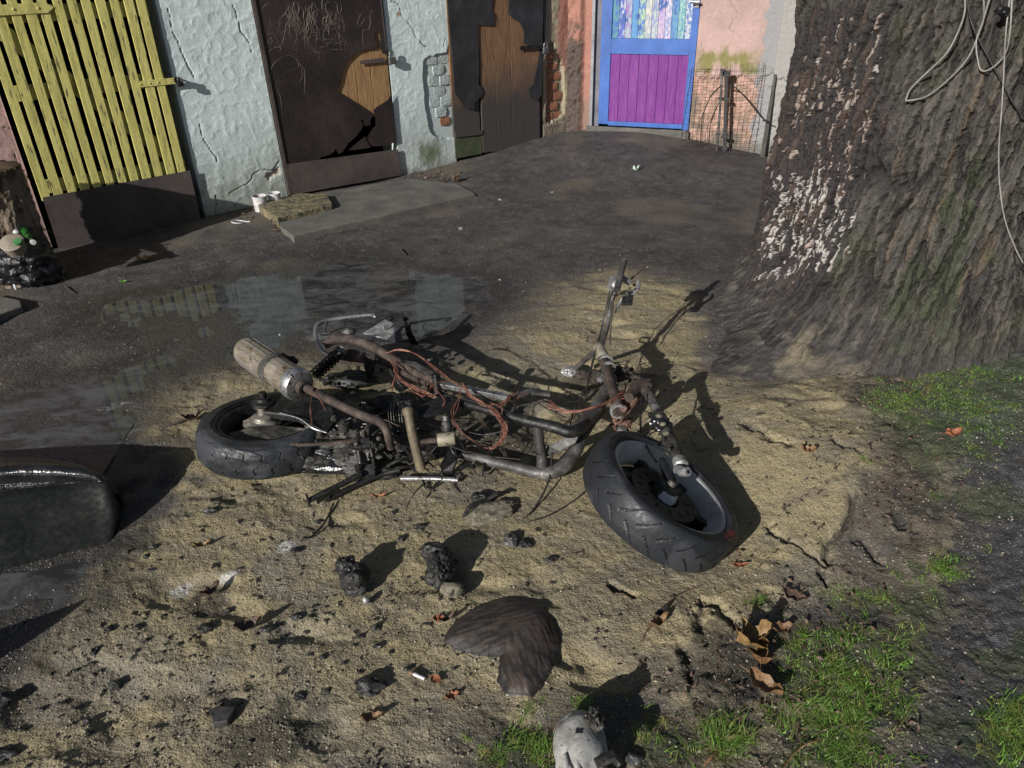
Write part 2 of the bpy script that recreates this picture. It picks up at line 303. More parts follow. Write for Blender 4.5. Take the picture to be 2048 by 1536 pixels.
def ground_fine(X, Y):
    wet = sdf(X, Y, WETA); wet = np.minimum(wet, sdf(X, Y, WETC)); sand = sdf(X, Y, SAND); soil = sdf(X, Y, SOIL); dark = sdf(X, Y, DARKR)
    n1 = fbm(X, Y, 2.2, 4, 3); n2 = fbm(X, Y, 9, 4, 11); n3_ = fbm(X, Y, 46, 4, 21, .6)
    nz = (n1-.5)*.5+(n2-.5)*.22
    edge = sst(2.1, 2.9, Y); s = sst(.05+.16*edge, -.05-.16*edge, sand+nz*(.5+.5*edge)+(n3_-.5)*.22*edge); w = sst(.04, -.10, wet+nz*.5); so = sst(.06, -.08, soil+nz*.6); dk = sst(.10, -.15, dark+nz*.5)
    z = gz(X, Y)+(n1-.5)*.012+(n2-.5)*.006*(1-.6*w)+(n3_-.5)*(.0025+.0035*s+.009*so)
    z = z+.012*s+so*.012*fbm(X, Y, 18, 3, 41)
    for (p, r, h) in MOUNDS: c = at(*p); z = z+h*np.exp(-((X-c[0])**2+(Y-c[1])**2)/(2*(r*.45)**2))
    n5 = fbm(X, Y, 14, 3, 55); b1, b2, cid = worley(X*22, Y*22, 5); z = z+s*.014*np.clip(n5-.58, 0, 1)*(1-b1)*2
    fp = np.clip(fbm(X*1.0+Y*.4, Y*1.6, 4.2, 3, 77)-.56, 0, 1); z = z-s*fp*.085+s*(fbm(X-Y*.7, Y*1.8, 5, 3, 177)-.5)*.012
    cr = np.full(np.shape(X), 1.)
    for q in CRACKS: cr = np.minimum(cr, dline(X+(n2-.5)*.09+(n3_-.5)*.02, Y+(n3_-.5)*.04+(n1-.5)*.05, q))
    z = z-.018*np.exp(-(cr/(.004+.014*np.clip(n2*2-.5, 0, 1)))**2)
    z = z*(1-w)+w*(gz(X, Y)*.6-.006+(n1-.5)*.012+(n2-.5)*.007+(n3_-.5)*.0018)
    return z, s, w, so, dk, n1, n2, n3_, cr
def hz(x, y):                               # height of the finished ground sheet
    i = min(max(np.searchsorted(ya, y)-1, 0), len(ya)-2); k = y if False else 0
    def row(i_): r_ = XX[i_]; j = min(max(np.searchsorted(r_, x)-1, 0), len(r_)-2); f_ = (x-r_[j])/(r_[j+1]-r_[j]); return Z[i_, j]*(1-f_)+Z[i_, j+1]*f_
    f_ = (y-ya[i])/(ya[i+1]-ya[i]); return float(row(i)*(1-f_)+row(i+1)*f_)
ua = np.linspace(-1, 1, 860); ue = 1+np.cumsum(.0025*1.6**np.arange(18)); ua = np.concatenate([-ue[::-1], ua, ue])
ya = .80*np.exp(np.linspace(0, math.log(7.9/.80), 900)); yb = ya[-1]+np.cumsum(.03*1.5**np.arange(18)); yc = ya[0]-np.cumsum(.01*1.6**np.arange(17)); ya = np.concatenate([yc[::-1], ya, yb])
UU, YY = np.meshgrid(ua, ya); XX = UU*np.where(YY > .3, .42+.70*YY, .63)
Z, gs, gw, gso, gdk, n1, n2, n3g, gcr = ground_fine(XX, YY)
def lerp(a, b, t): return a+(np.array(b)-a)*t[..., None]
n6 = fbm(XX, YY, 120, 2, 91); n7 = fbm(XX*1.0-YY*.9, YY*2.2+XX*.8, 7, 4, 61); n8 = fbm(XX, YY, 26, 3, 17)
c = np.ones(XX.shape+(3,))*np.array([.054, .048, .046]); c = c*(0.45+.95*n2+.25*n1+.7*(n6-.5)+.5*(n8-.5))[..., None]                    # old asphalt and trodden dirt
c = lerp(c, [.125, .105, .075], sst(.5, .72, n1)*.6)
c = lerp(c, [.115, .112, .11], sst(.66, .74, n8)*.35)
sandc = lerp(np.ones(XX.shape+(3,))*np.array([.245, .203, .118]), [.195, .165, .108], sst(.40, .66, n7)); sandc = lerp(sandc, [.30, .255, .16], sst(.60, .78, n2)*.7)
sandc = lerp(sandc, [.13, .125, .115], sst(.56, .70, fbm(XX, YY, 3.1, 4, 131))*.4)
c = lerp(c, sandc, gs*(1-.45*sst(.45, .6, n7)*sst(-.2, .0, sdf(XX, YY, SAND))))
tr = sst(.05, -.1, sdf(XX, YY, TRODDEN)+(n1-.5)*.3+(n2-.5)*.2); c = lerp(c, [.075, .068, .066], tr*.9)
so2 = lerp(np.ones(XX.shape+(3,))*np.array([.075, .062, .045]), [.155, .130, .088], sst(.42, .62, n2)); so2 = lerp(so2, [.030, .026, .022], sst(.52, .66, n8))
c = lerp(c, so2, gso*.85)
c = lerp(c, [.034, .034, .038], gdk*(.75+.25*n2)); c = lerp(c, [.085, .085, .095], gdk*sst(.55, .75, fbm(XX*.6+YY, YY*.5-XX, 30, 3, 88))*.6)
c = lerp(c, [.045, .042, .038], gw*.92)
scum = sst(.58, .72, fbm(XX*.9+YY*.35, YY*2.4-XX*.5, 9, 5, 71))*sst(.45, .62, fbm(XX, YY, 2.6, 3, 72)); c = lerp(c, [.20, .205, .20], scum*gw*.55)
damp = sst(.30, 0, np.minimum(sdf(XX, YY, WETA), sdf(XX, YY, WETC))+(n1-.5)*.3); c = c*(1-.38*damp*(1-gw))[..., None]
c = lerp(c, [.030, .028, .028], sst(.012, .003, gcr)*.7)
GRASSP = [wpoly(q, z_) for q, z_ in (([(1740, 770), (1820, 745), (1850, 710), (1960, 715), (2060, 770), (2060, 880), (1950, 870), (1900, 960), (1860, 900), (1800, 850), (1745, 810)], .18), ([(1560, 1260), (1660, 1270), (1820, 1280), (1840, 1340), (1780, 1450), (1700, 1540), (1560, 1540), (1600, 1420), (1540, 1330)], .06), ([(1840, 1090), (1920, 1110), (1910, 1170), (1850, 1170)], .15))]
grm = np.minimum.reduce([sdf(XX, YY, q) for q in GRASSP]); grm = sst(.05, -.06, grm+(n2-.5)*.22+(n8-.5)*.1); c = lerp(c, [.055, .075, .028], grm*.45)
moss = sst(.62, .72, fbm(XX, YY, 6, 4, 141))*gso; c = lerp(c, [.045, .058, .024], moss*.5)
# soot that fell round the machine
soot = np.zeros(XX.shape)
for px_, r_ in (((760, 860), .42), ((1000, 870), .35), ((600, 830), .3), ((1230, 780), .25), ((960, 1010), .10), ((430, 1210), .12), ((250, 1100), .14), ((1560, 650), .4), ((1440, 1340), .15), ((560, 1470), .18)):
    q = at(*px_); soot = np.maximum(soot, np.exp(-((XX-q[0])**2+(YY-q[1])**2)/(2*(r_*.5)**2)))
sk = sst(.50, .62, n2*.55+n8*.25+soot*.33); c = lerp(c, [.026, .025, .024], np.clip(sk*soot*1.3, 0, .7))
crumbs = sst(.765, .79, fbm(XX, YY, 46, 3, 444, .6)+.16*(n2-.5)+.12*(n1-.5))*gs; c = lerp(c, [.012, .012, .012], crumbs*.95); Z = Z+crumbs*.004
wh = np.zeros(XX.shape)                                                                                      # white powder by the front tyre and ash patches
for px_, r_ in (((1378, 1143), .022), ((1400, 1140), .02), ((358, 1180), .028), ((455, 1160), .022), ((575, 1100), .02)):
    q = at(*px_); wh = np.maximum(wh, sst(1.3, .5, np.hypot(XX-q[0], YY-q[1])/r_+(n8-.5)*2.4))
c = lerp(c, [.60, .60, .60], wh*.4)
rough = .92-.5*damp*(1-gw)*sst(.3, .6, n2)-.05*gdk; rough = rough*(1-gw)+gw*(.30+.35*n8+.3*scum)
gcols = np.concatenate([np.clip(c, .004, .9), np.clip(rough, .1, 1)[..., None]], -1).reshape(-1, 4)
def grid_faces(nr, ncl):
    i = np.arange(nr-1)[:, None]*ncl+np.arange(ncl-1)[None, :]; return np.stack([i, i+1, i+ncl+1, i+ncl], -1).reshape(-1, 4)
def grid_obj(name, V, nr, ncl, mat, cols, flip=False, **kw):
    me = bpy.data.meshes.new(name); f = grid_faces(nr, ncl); f = f[:, ::-1] if flip else f; f = np.ascontiguousarray(f)
    par = kw.pop('parent', None)
    if par is not None: mw = np.array(par['_mw']).reshape(4, 4); V = (V-mw[:3, 3])@mw[:3, :3]
    me.vertices.add(len(V)); me.vertices.foreach_set('co', np.ascontiguousarray(V, dtype=np.float32).ravel())
    me.loops.add(f.size); me.loops.foreach_set('vertex_index', f.ravel().astype(np.int32))
    me.polygons.add(len(f)); me.polygons.foreach_set('loop_start', (np.arange(len(f))*4).astype(np.int32)); me.update(calc_edges=True); me.validate()
    me.shade_smooth()
    if cols is not None: a = me.color_attributes.new('col', 'FLOAT_COLOR', 'POINT'); a.data.foreach_set('color', np.ascontiguousarray(cols, dtype=np.float32).ravel())
    me.materials.append(mat); o = bpy.data.objects.new(name, me); COL.objects.link(o)
    if par is not None: o.parent = par
    return tag(o, **kw)
t = NT('ground'); a = t.node('ShaderNodeVertexColor', layer_name='col'); p = t.pos()
g = t.noise(p, 230, 3, .75); v = t.node('ShaderNodeTexVoronoi', i2=190.0); t.l.new(p, v.inputs['Vector']); g3 = t.noise(p, 60, 4, .6)
cc = t.mix(.75, a.outputs[0], t.ramp(g, [(.34, .12), (.47, .85), (.60, 1.0)]), 'MULTIPLY'); cc = t.mix(.6, cc, t.ramp(v.outputs['Distance'], [(.1, 1.0), (.75, .45)]), 'MULTIPLY')
cc = t.mix(t.math('MULTIPLY', t.ramp(t.noise(p, 210, 1, .5), [(.70, 0.0), (.76, 1.0)]), .5), cc, (.52, .48, .38)); cc = t.mix(1.0, cc, (1.6, 1.6, 1.6), 'MULTIPLY')
M['ground'] = t.out(cc, a.outputs['Alpha'], t.bump(t.math('ADD', g, t.math('MULTIPLY', v.outputs['Distance'], -.8)), .55, .0035, t.bump(g3, .8, .008)), 0, .35)
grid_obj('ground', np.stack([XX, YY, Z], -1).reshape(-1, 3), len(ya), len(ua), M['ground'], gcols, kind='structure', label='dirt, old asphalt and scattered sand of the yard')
# rain water lying in the hollows: a thin sheet the uneven ground pokes through
t = NT('puddle_water'); gl = t.node('ShaderNodeBsdfGlossy', i1=.03); tr_ = t.node('ShaderNodeBsdfTransparent'); tr_.inputs[0].default_value = (.72, .72, .70, 1)
fr = t.node('ShaderNodeFresnel'); fr.inputs[0].default_value = 1.5; mx = t.node('ShaderNodeMixShader'); t.l.new(fr.outputs[0], mx.inputs[0]); t.l.new(tr_.outputs[0], mx.inputs[1]); t.l.new(gl.outputs[0], mx.inputs[2])
df = t.node('ShaderNodeBsdfDiffuse'); df.inputs[0].default_value = (.15, .155, .155, 1); mp = t.pos(False, (1.2, 2.2, 1)); sc_ = t.noise(mp, 5, 9, .72, .6); m2 = t.node('ShaderNodeMixShader')
t.l.new(t.math('MULTIPLY', t.ramp(sc_, [(.42, .28), (.60, .95)]), .62), m2.inputs[0]); t.l.new(mx.outputs[0], m2.inputs[1]); t.l.new(df.outputs[0], m2.inputs[2]); t.l.new(m2.outputs[0], t.n['Material Output'].inputs[0]); M['water'] = t.m
UPN = lambda q_: sum(a_[0]*b_[1]-a_[1]*b_[0] for a_, b_ in zip(q_, q_[1:]+q_[:1]))
q = [np.array([*(c_-np.mean(WETA, 0))*1.03+np.mean(WETA, 0), -.0052]) for c_ in np.array(WETA)]
build('puddle', MB().add(q[::-1] if UPN(q) < 0 else q, [tuple(range(len(q)))]), M['water'], smooth=0, kind='structure', label='shallow puddle reflecting the sheds')
pt = [np.array([*p_, -.0055]) for p_ in WETC]; build('puddle', MB().add(pt[::-1] if UPN(pt) < 0 else pt, [tuple(range(len(pt)))]), M['water'], smooth=0, kind='structure', label='wet film beside the black panel')

# ------------------------------------------------------------------ sheds: walls
WH = 2.55
def wall_grid(name, fr_, s0, s1, z0, z1, fn, res=.006, back=.24, mat=None, **kw):
    s = np.arange(s0, s1+res*.5, res); s[-1] = s1; z = np.arange(z0, z1+res*.5, res); z = z[z <= 1.6]; z = np.concatenate([z, np.linspace(1.6+.05, z1, 12)]) if z1 > 1.7 else z
    s = np.concatenate([[s[0], s[0]], s, [s[-1], s[-1]]]); z = np.concatenate([z, [z[-1], z[-1]]]); S, Zz = np.meshgrid(s, z); off, col = fn(S, Zz)
    off[:, 0] = -back; off[:, -1] = -back; off[-1, :] = -back
    V = fr_.p0+S[..., None]*fr_.d+off[..., None]*fr_.n+np.stack([0*S, 0*S, Zz], -1)
    return grid_obj(name, V.reshape(-1, 3), len(z), len(s), mat or M['plaster'], np.concatenate([np.clip(col, .004, .9), np.ones(S.shape+(1,))], -1).reshape(-1, 4), **kw)
def plaster_base(S, Zz, base, seed, relief=.0032):
    n1 = fbm(S*1.2, Zz*.8, 15, 5, seed); n2 = fbm(S, Zz, 38, 3, seed+3); n4 = fbm(S, Zz, 2.5, 3, seed+6); rid = 1-np.abs(fbm(S*.9+Zz*.3, Zz-S*.2, 13, 3, seed+9)-.5)*2
    off = (n1-.5)*relief+(n2-.5)*relief*.28+rid**6*.0022-.001
    col = np.ones(S.shape+(3,))*np.array(base); col = col*(.86+.22*n1+.1*(n2-.5))[..., None]
    return off, col, n1, n2, n4
def cracks(S, Zz, off, col, lines, w=.0024, depth=.009, dark=(.06, .06, .055), jit=.035, seed=5):
    jx = (fbm(S, Zz, 13, 2, seed)-.5)*jit*1.6; jz = (fbm(S, Zz, 13, 2, seed+4)-.5)*jit*1.6; d = np.full(S.shape, 9.)
    for l in lines: d = np.minimum(d, dline(S+jx, Zz+jz, l))
    k = np.exp(-(d/w)**2); return off-k*depth, lerp(col, dark, k*.85)
PALE = (.69, .79, .78)
def f_pale1(S, Zz):
    off, col, n1, n2, n4 = plaster_base(S, Zz, PALE, 3)
    col = lerp(col, [.36, .38, .34], sst(.62, .25, Zz+(n4-.5)*.5)*.55); col = lerp(col, [.25, .26, .21], sst(.30, .02, Zz+(n1-.5)*.5)*.75)
    col = lerp(col, [.12, .11, .09], sst(.60, .72, n1)*sst(.5, .1, Zz)*.6)
    off, col = cracks(S, Zz, off, col, [[(.0, 1.3), (.03, 1.1), (.06, 1.0), (.07, .9)], [(.55, .28), (.45, .24), (.36, .24), (.25, .16), (.16, .12)], [(.42, 1.3), (.44, 1.15), (.48, 1.02)], [(.06, .14), (.03, .02)], [(.05, .62), (.07, .5), (.10, .36)]])
    k = sst(.035, .0, dline(S+(n1-.5)*.06, Zz+(n2-.5)*.06, [(.44, .21), (.53, .23)])); off = off-k*.015; col = lerp(col, [.36, .28, .20], k*.8)
    return off, col
C2 = pxl
HOLE = [LWALL.px(*q) for q in pxl([(1350, 250), (1330, 335), (1215, 365), (1180, 395), (1172, 470), (1180, 560), (1185, 660), (1200, 760), (1215, 830), (1255, 875), (1310, 890), (1400, 880), (1400, 240)], 3.2, (480, 0))]
def f_pale2(S, Zz):
    off, col, n1, n2, n4 = plaster_base(S, Zz, PALE, 23)
    h = sst(.006, -.004, sdf(S+(n1-.5)*.03, Zz+(n2-.5)*.02, HOLE)); off = off*(1-h)-h*.016
    col = lerp(col, [.30, .31, .28], sst(.62, .2, Zz+(n4-.5)*.4)*.5); col = lerp(col, [.48, .54, .53], h)
    g = sst(.17, .02, np.hypot((S-1.80)*1.0, (Zz-.16)*1.05)+(n1-.5)*.12+(n2-.5)*.06); col = lerp(col, [.085, .115, .04], g*.85)
    col = lerp(col, [.16, .15, .12], sst(.12, .02, Zz+(n1-.5)*.15)*.7)
    sp = sst(.02, .008, np.hypot(S-1.62, Zz-1.18)+(n2-.5)*.02); col = lerp(col, [.42, .24, .14], sp)
    off, col = cracks(S, Zz, off, col, [[(1.56, 1.28), (1.68, 1.12), (1.78, 1.0), (1.83, .93)], [(2.02, .98), (2.0, .92)]], .002, .006)
    return off, col
def f_pink(base, seed):
    def f(S, Zz):
        off, col, n1, n2, n4 = plaster_base(S, Zz, base, seed); col = lerp(col, [.22, .17, .15], sst(.35, .05, Zz+(n4-.5)*.4)*.6)
        return cracks(S, Zz, off, col, [[(-1.25, .78), (-1.1, .76), (-1.0, .72)], [(-1.02, .6), (-1.0, .4), (-.98, .36)]], .002, .006)
    return f
def f_pier(S, Zz):
    off, col, n1, n2, n4 = plaster_base(S, Zz, (.34, .30, .20), 43, .012)
    pk = sst(.0, .03, S-3.13-(n1-.5)*.10+.10*sst(.95, .5, Zz)*0); col = lerp(col, [.38, .19, .145], pk*sst(.62, .8, Zz+(n1-.5)*.3))
    low = sst(.45, .2, Zz+(n1-.5)*.2); col = lerp(col, [.20, .17, .13], low); off = off+(Zz < .22)*.01
    b = sst(.01, -.01, sdf(S+(n1-.5)*.04, Zz+(n2-.5)*.05, [(3.03, .22), (3.03, .86), (3.10, .88), (3.14, .74), (3.22, .70), (3.24, .28)])); off = off*(1-b)-b*.032; col = lerp(col, [.30, .26, .19], b)
    return off, col
def f_blue_wall(S, Zz):                     # the wall that holds the blue door, right part
    off, col, n1, n2, n4 = plaster_base(S, Zz, (.41, .29, .26), 63, .006)
    col = lerp(col, [.50, .35, .32], sst(.55, .7, n4)*.5)
    low = sst(.02, -.02, Zz-.62+(n1-.5)*.22+(n2-.5)*.06); off = off-low*.016+low*(n2-.5)*.016
    mud = lerp(np.ones(S.shape+(3,))*np.array([.33, .22, .16]), [.52, .32, .26], sst(.45, .6, n2)); mud = lerp(mud, [.15, .13, .10], sst(.42, .62, fbm(S, Zz, 7, 3, 99)*.8+(.3-Zz)*.5)); col = lerp(col, mud, low*.9)
    g = sst(.10, .02, np.abs(Zz-.72-(n4-.5)*.15)+(n1-.5)*.16)*sst(-.33, -.2, S)*sst(.32, .1, S*1.0); col = lerp(col, [.17, .17, .04], g*.85)
    g2_ = sst(.05, .01, np.abs(Zz-.69)+(n1-.5)*.05)*sst(.12, .2, S); col = lerp(col, [.14, .17, .06], g2_*.8)
    cem = sst(-.02, .02, S-.235+(n1-.5)*.18+(n2-.5)*.05); col = lerp(col, np.array([.27, .27, .275]), cem*.95); off = off-cem*.004*(Zz > .6)
    cem2 = sst(.0, .02, S-.335); col = lerp(col, [.35, .33, .30], cem2*.5); off = off+cem2*.02
    col = lerp(col, [.13, .125, .11], sst(.18, .02, Zz+(n1-.5)*.1)*.8)
    off, col = cracks(S, Zz, off, col, [[(-.1, 1.28), (.0, 1.1), (-.02, .98), (.08, .9)], [(-.25, .9), (-.22, .8), (-.26, .7)]], .0015, .004)
    return off, col
def f_chunk(S, Zz):                         # lumpy broken edge between pier and frame
    off, col, n1, n2, n4 = plaster_base(S, Zz, (.36, .18, .14), 83, .012)
    m = sst(-.02, .03, S+1.262+(n1-.5)*.04); brk = (1-m)*sst(1.05, .85, Zz+(n1-.5)*.5); off = off+.045*(1-m)*(.5+n1)-.01; col = lerp(col, [.095, .075, .065], brk)  # broken part painted dark: eroded plaster and its corner shade in one colour
    col = lerp(col, [.20, .15, .12], sst(.5, .3, Zz)*m*.7); off = off+(n2-.5)*.03*brk
    return off, col
wbase = -.12
fac = empty('shed_wall', LWALL.pt(1.2, 0), 'pale blue and pink plastered row of brick sheds', 'wall')
grid = [('pink_plaster', LWALL, -3.2, -.995, f_pink((.47, .31, .28), 53)), ('blue_plaster', LWALL, -.045, .555, f_pale1), ('blue_plaster', LWALL, 1.50, 2.045, f_pale2), ('brick_pier', LWALL, 2.985, 3.29, f_pier)]
for nm, fr_, s0, s1, fn in grid: wall_grid(nm, fr_, s0, s1, wbase, WH, fn, parent=fac)
wall_grid('broken_plaster_edge', PWALL, -1.385, -1.175, wbase, WH, f_chunk, parent=fac)
fac2 = empty('pink_wall', PWALL.pt(.3, 0), 'weathered pink plaster wall with mossy flaking base right of blue door', 'wall')
wall_grid('pink_plaster', PWALL, -.285, 1.9, wbase, WH, f_blue_wall, parent=fac2)
# lintel above the openings, roofs and the dark rooms behind
mb = MB()
for s0, s1 in ((-1.0, -.04), (.55, 1.505), (2.04, 2.99)): mb.box(LWALL.pt((s0+s1)/2, 2.3, -.12), (s1-s0, .23, .5), (LWALL.d, LWALL.n, (0, 0, 1)))
build('lintel', mb, M['concrete'], fac, 0)
mb = MB()
mb.box(LWALL.pt(0, 1.25, -1.5), (7, .1, 2.8), (LWALL.d, LWALL.n, (0, 0, 1)))
for s in (-1.3, .25, 1.8, 3.15): mb.box(LWALL.pt(s, 1.25, -.9), (.1, 1.3, 2.6), (LWALL.d, LWALL.n, (0, 0, 1)))
build('inner_wall', mb, M['dark'], fac, 0)  # unlit room walls, the darkness put into their colour
mb = MB(); mb.box(LWALL.pt(.2, 2.60, -.8), (7.4, 2.2, .1), (LWALL.d, LWALL.n, (0, 0, 1))); mb.box(PWALL.pt(.4, 2.66, -1.1), (3.9, 2.0, .1), (PWALL.d, PWALL.n, (0, 0, 1))); build('roof', mb, M['concrete'], fac, 0)
mb = MB(); mb.box(PWALL.pt(-.73, 1.3, -.45), (1.1, .1, 3), (PWALL.d, PWALL.n, (0, 0, 1))); mb.box(PWALL.pt(-.73, 2.36, -.12), (1.0, .23, .4), (PWALL.d, PWALL.n, (0, 0, 1))); build('inner_wall', mb, M['dark'], fac2, 0)
# bricks laid open by fallen plaster: each one a part
A3 = lambda f: (f.d, f.n, (0, 0, 1))
def brick_mesh(nm, w, h, d, seed):
    m = MB(); bm = bmesh.new(); bmesh.ops.create_cube(bm, size=1); bmesh.ops.subdivide_edges(bm, edges=bm.edges, cuts=1, use_grid_fill=True)
    q = np.array([v.co for v in bm.verts]); f = [tuple(v.index for v in g_.verts) for g_ in bm.faces]; bm.free()
    q = q*(1-.10*(np.abs(q).sum(1)[:, None] > 1.3)); rs = np.random.RandomState(seed); q = q+rs.uniform(-.035, .035, q.shape); q = q*np.array([w, d, h])
    return m.add(q, f)
brmesh = {}
def bricks(fr_, par, region, mat, s0, s1, z0, z1, L=.125, Hh=.072, off=-.012, var=4):
    k = 0; row = 0; z = z0
    while z < z1:
        s = s0-(row % 2)*L*.5
        while s < s1:
            cs, cz = s+L/2, z+Hh/2
            if sdf(np.array([cs]), np.array([cz]), region)[0] < .02 and cs+L/2 < s1+.02:
                v_ = random.randrange(var); key = (mat.name, v_)
                if key not in brmesh:
                    o_ = build('brick', brick_mesh('b', L-(.006 if mat.name[0] == 'p' else .012), Hh-(.006 if mat.name[0] == 'p' else .012), .05, v_), mat, None, 40); brmesh[key] = o_.data; COL.objects.unlink(o_); bpy.data.objects.remove(o_)
                o = bpy.data.objects.new('brick', brmesh[key]); COL.objects.link(o); o.parent = par; p = fr_.pt(cs, cz, off-.036+random.uniform(-.004, .004))
                mw = np.array(par['_mw']).reshape(4, 4); o.location = tuple((p-mw[:3, 3])@mw[:3, :3]); o.rotation_euler = (0, random.uniform(-.02, .02), math.pi/2-fr_.az); k += 1
            s += L
        z += Hh; row += 1
    return k
bricks(LWALL, fac, [(1.90, .36), (1.88, .9), (2.05, .95), (2.05, .36)], M['paintbrick'], 1.88, 2.04, .42, .95, .105, .078, .003)
bricks(LWALL, fac, [(1.96, .27), (1.90, .40), (2.05, .44), (2.05, .27)], M['brick'], 1.86, 2.04, .275, .42, .105, .072, .004)
bricks(LWALL, fac, [(3.03, .24), (3.03, .84), (3.22, .72), (3.24, .28)], M['brick'], 3.02, 3.25, .24, .86, .105, .082, -.010)

# ------------------------------------------------------------------ doors
def plank(par, fr_, s0, s1, z0, z1, off, th, mat, name='board', ragged=0.0, tilt=0.0, label=None):
    m = MB(); n = 6; a = np.linspace(s0, s1, n)
    lo = [z0+random.uniform(0, ragged) for _ in a]; outl = [fr_.pt(x, z, off+tilt*(x-s0)) for x, z in zip(a, lo)]+[fr_.pt(s1, z1, off+tilt*(s1-s0)), fr_.pt(s0, z1, off)]
    m.prism(outl, -fr_.n*th); return build(name, m, mat, par, 0, label=label, bevel=.0015)
def padlock(par_frame, p, d, n, label, mat, size=1.0, group=None):
    e = empty('padlock', p, label, 'padlock', group); d = np.array(d); n = np.array(n); u = np.array([0, 0, 1.])
    m = MB(); m.box(p-u*.022*size, (.042*size, .020*size, .036*size), (d, n, u)); build('lock_body', m, mat, e, 0, bevel=.004*size)
    m = MB(); m.tube([p-d*.013*size-u*.008*size]+[p+d*math.cos(a)*-.013*size+u*(.012+math.sin(a)*.013)*size for a in np.linspace(0, math.pi, 7)]+[p+d*.013*size-u*.008*size], .0034*size, 8); build('shackle', m, M['lock'], e)
    return e
# yellow slatted gate
gate = empty('slatted_gate', LWALL.pt(-.53, .01, .03), 'yellow painted vertical slat gate with brown kick plate, leftmost door', 'gate')
for i in range(12):
    s0 = -.967+i*.0735+random.uniform(-.003, .003); plank(gate, LWALL, s0, s0+.050+random.uniform(-.003, .004), .30, 1.98, .036+random.uniform(-.002, .003)-.012, .018, M['yellow'], 'slat')
for zc, hh in ((.90, .085), (1.30, .085), (.37, .08), (1.86, .085)): plank(gate, LWALL, -.96, -.095, zc-hh/2, zc+hh/2, -.012, .022, M['yellow'], 'cross_rail')
m = MB(); a = LWALL.pt(-.90, 1.24, -.012); b = LWALL.pt(-.14, .40, -.012); u = (b-a)/np.linalg.norm(b-a); w = np.cross(u, LWALL.n)*.045; m.prism([a-w, b-w, b+w, a+w], -LWALL.n*.02); build('diagonal_brace', m, M['yellow'], gate, 0)
m = MB(); m.prism([LWALL.pt(s, z, .028) for s, z in ((-.966, -.04), (-.088, .008), (-.084, .338), (-.96, .322))], -LWALL.n*.003); build('kick_plate', m, M['rustplate'], gate, 0)
m = MB(); m.prism([LWALL.pt(s, z, .030) for s, z in ((-1.02, 1.30), (-.64, 1.302), (-.60, 1.328), (-.64, 1.355), (-1.02, 1.35))], -LWALL.n*.004)
for s in (-.93, -.80, -.68): m.lathe(LWALL.pt(s, 1.328, .030), LWALL.n, [(.0, .004), (.006, .003), (.008, 0)], 8)
build('hinge_strap', m, M['yellow'], gate, 0)
m = MB(); m.prism([LWALL.pt(s, z, .030) for s, z in ((-.272, .872), (-.045, .872), (-.045, .908), (-.272, .908))], -LWALL.n*.004)
for s in (-.255, -.20, -.15): m.lathe(LWALL.pt(s, .89, .030), LWALL.n, [(.0, .004), (.005, .003), (.006, 0)], 8)
build('hasp', m, M['yellow'], gate, 0)
m = MB(); m.tube([LWALL.pt(-.05, .89, .032), LWALL.pt(-.02, .893, .042), LWALL.pt(-.012, .895, .0)], .006, 8); m.lathe(LWALL.pt(-.035, .892, .034), LWALL.n, [(.010, -.004), (.020, -.004), (.020, .004), (.010, .004)], 14, closed=True); build('staple', m, M['blacksteel'], gate)
padlock(LWALL, LWALL.pt(-.022, .888, .042), LWALL.d, LWALL.n, 'small dark padlock on the latch of yellow slatted gate', M['blacksteel'], .85)
# brown sheet metal door with torn hole
d1 = empty('sheet_metal_door', LWALL.pt(1.02, .05, .02), 'brown sheet metal door with torn hole showing bare boards and scratched scribbles', 'door')
for s0, s1 in ((.575, .75), (.755, .925), (.93, 1.085), (1.09, 1.215), (1.220, 1.335), (1.340, 1.485)): plank(d1, LWALL, s0, s1, .50, 1.98, .002, .022, M['barewood'])
cc_ = lambda pts, off=.012: [LWALL.px(*q, off) for q in pxl(pts, 3.2, (480, 0))]
main = [(.533, 1.98), (.533, 1.315)]+cc_([(268, 1050), (400, 1038), (505, 1022), (520, 1005), (560, 995), (600, 975), (612, 950), (630, 985), (655, 975), (690, 920), (740, 875), (775, 830), (790, 800), (770, 768), (785, 765), (800, 805), (835, 800), (832, 770), (850, 730), (735, 655), (618, 583), (640, 530), (655, 450), (678, 400), (712, 365), (745, 338), (800, 318), (862, 312), (876, 285), (862, 240), (858, 200), (892, 208), (898, 255), (888, 285), (905, 325), (915, 345), (945, 352)])+[(1.482, 1.2), (1.478, 1.98)]
m = MB(); m.prism([LWALL.pt(s, z, .014) for s, z in main], -LWALL.n*.003); build('metal_sheet', m, M['doorsheet'], d1, 0)
p2 = cc_([(865, 735), (850, 712), (868, 688), (905, 665), (945, 640), (968, 600), (985, 780), (1000, 905), (950, 925), (880, 935), (845, 935), (820, 905), (812, 880), (850, 820), (868, 800)])
m = MB(); pts = [LWALL.pt(s, z, .018-.02*max(0, .62-z)*0) for s, z in p2]; m.prism(pts, -LWALL.n*.003); build('metal_sheet', m, M['doorsheet'], d1, 0, label='torn lower right sheet flap')
p3 = cc_([(690, 962), (740, 918), (797, 872), (812, 905), (835, 942), (790, 950), (740, 958)]); m = MB(); m.prism([LWALL.pt(s, z, .022) for s, z in p3], -LWALL.n*.003); build('metal_sheet', m, M['doorsheet'], d1, 0, label='small torn triangle of sheet')
m = MB(); m.prism([LWALL.pt(s, z, .021) for s, z in ((.552, .27), (1.492, .238), (1.498, .035), (.566, .05))], -LWALL.n*.004); build('kick_plate', m, M['rustplate'], d1, 0)
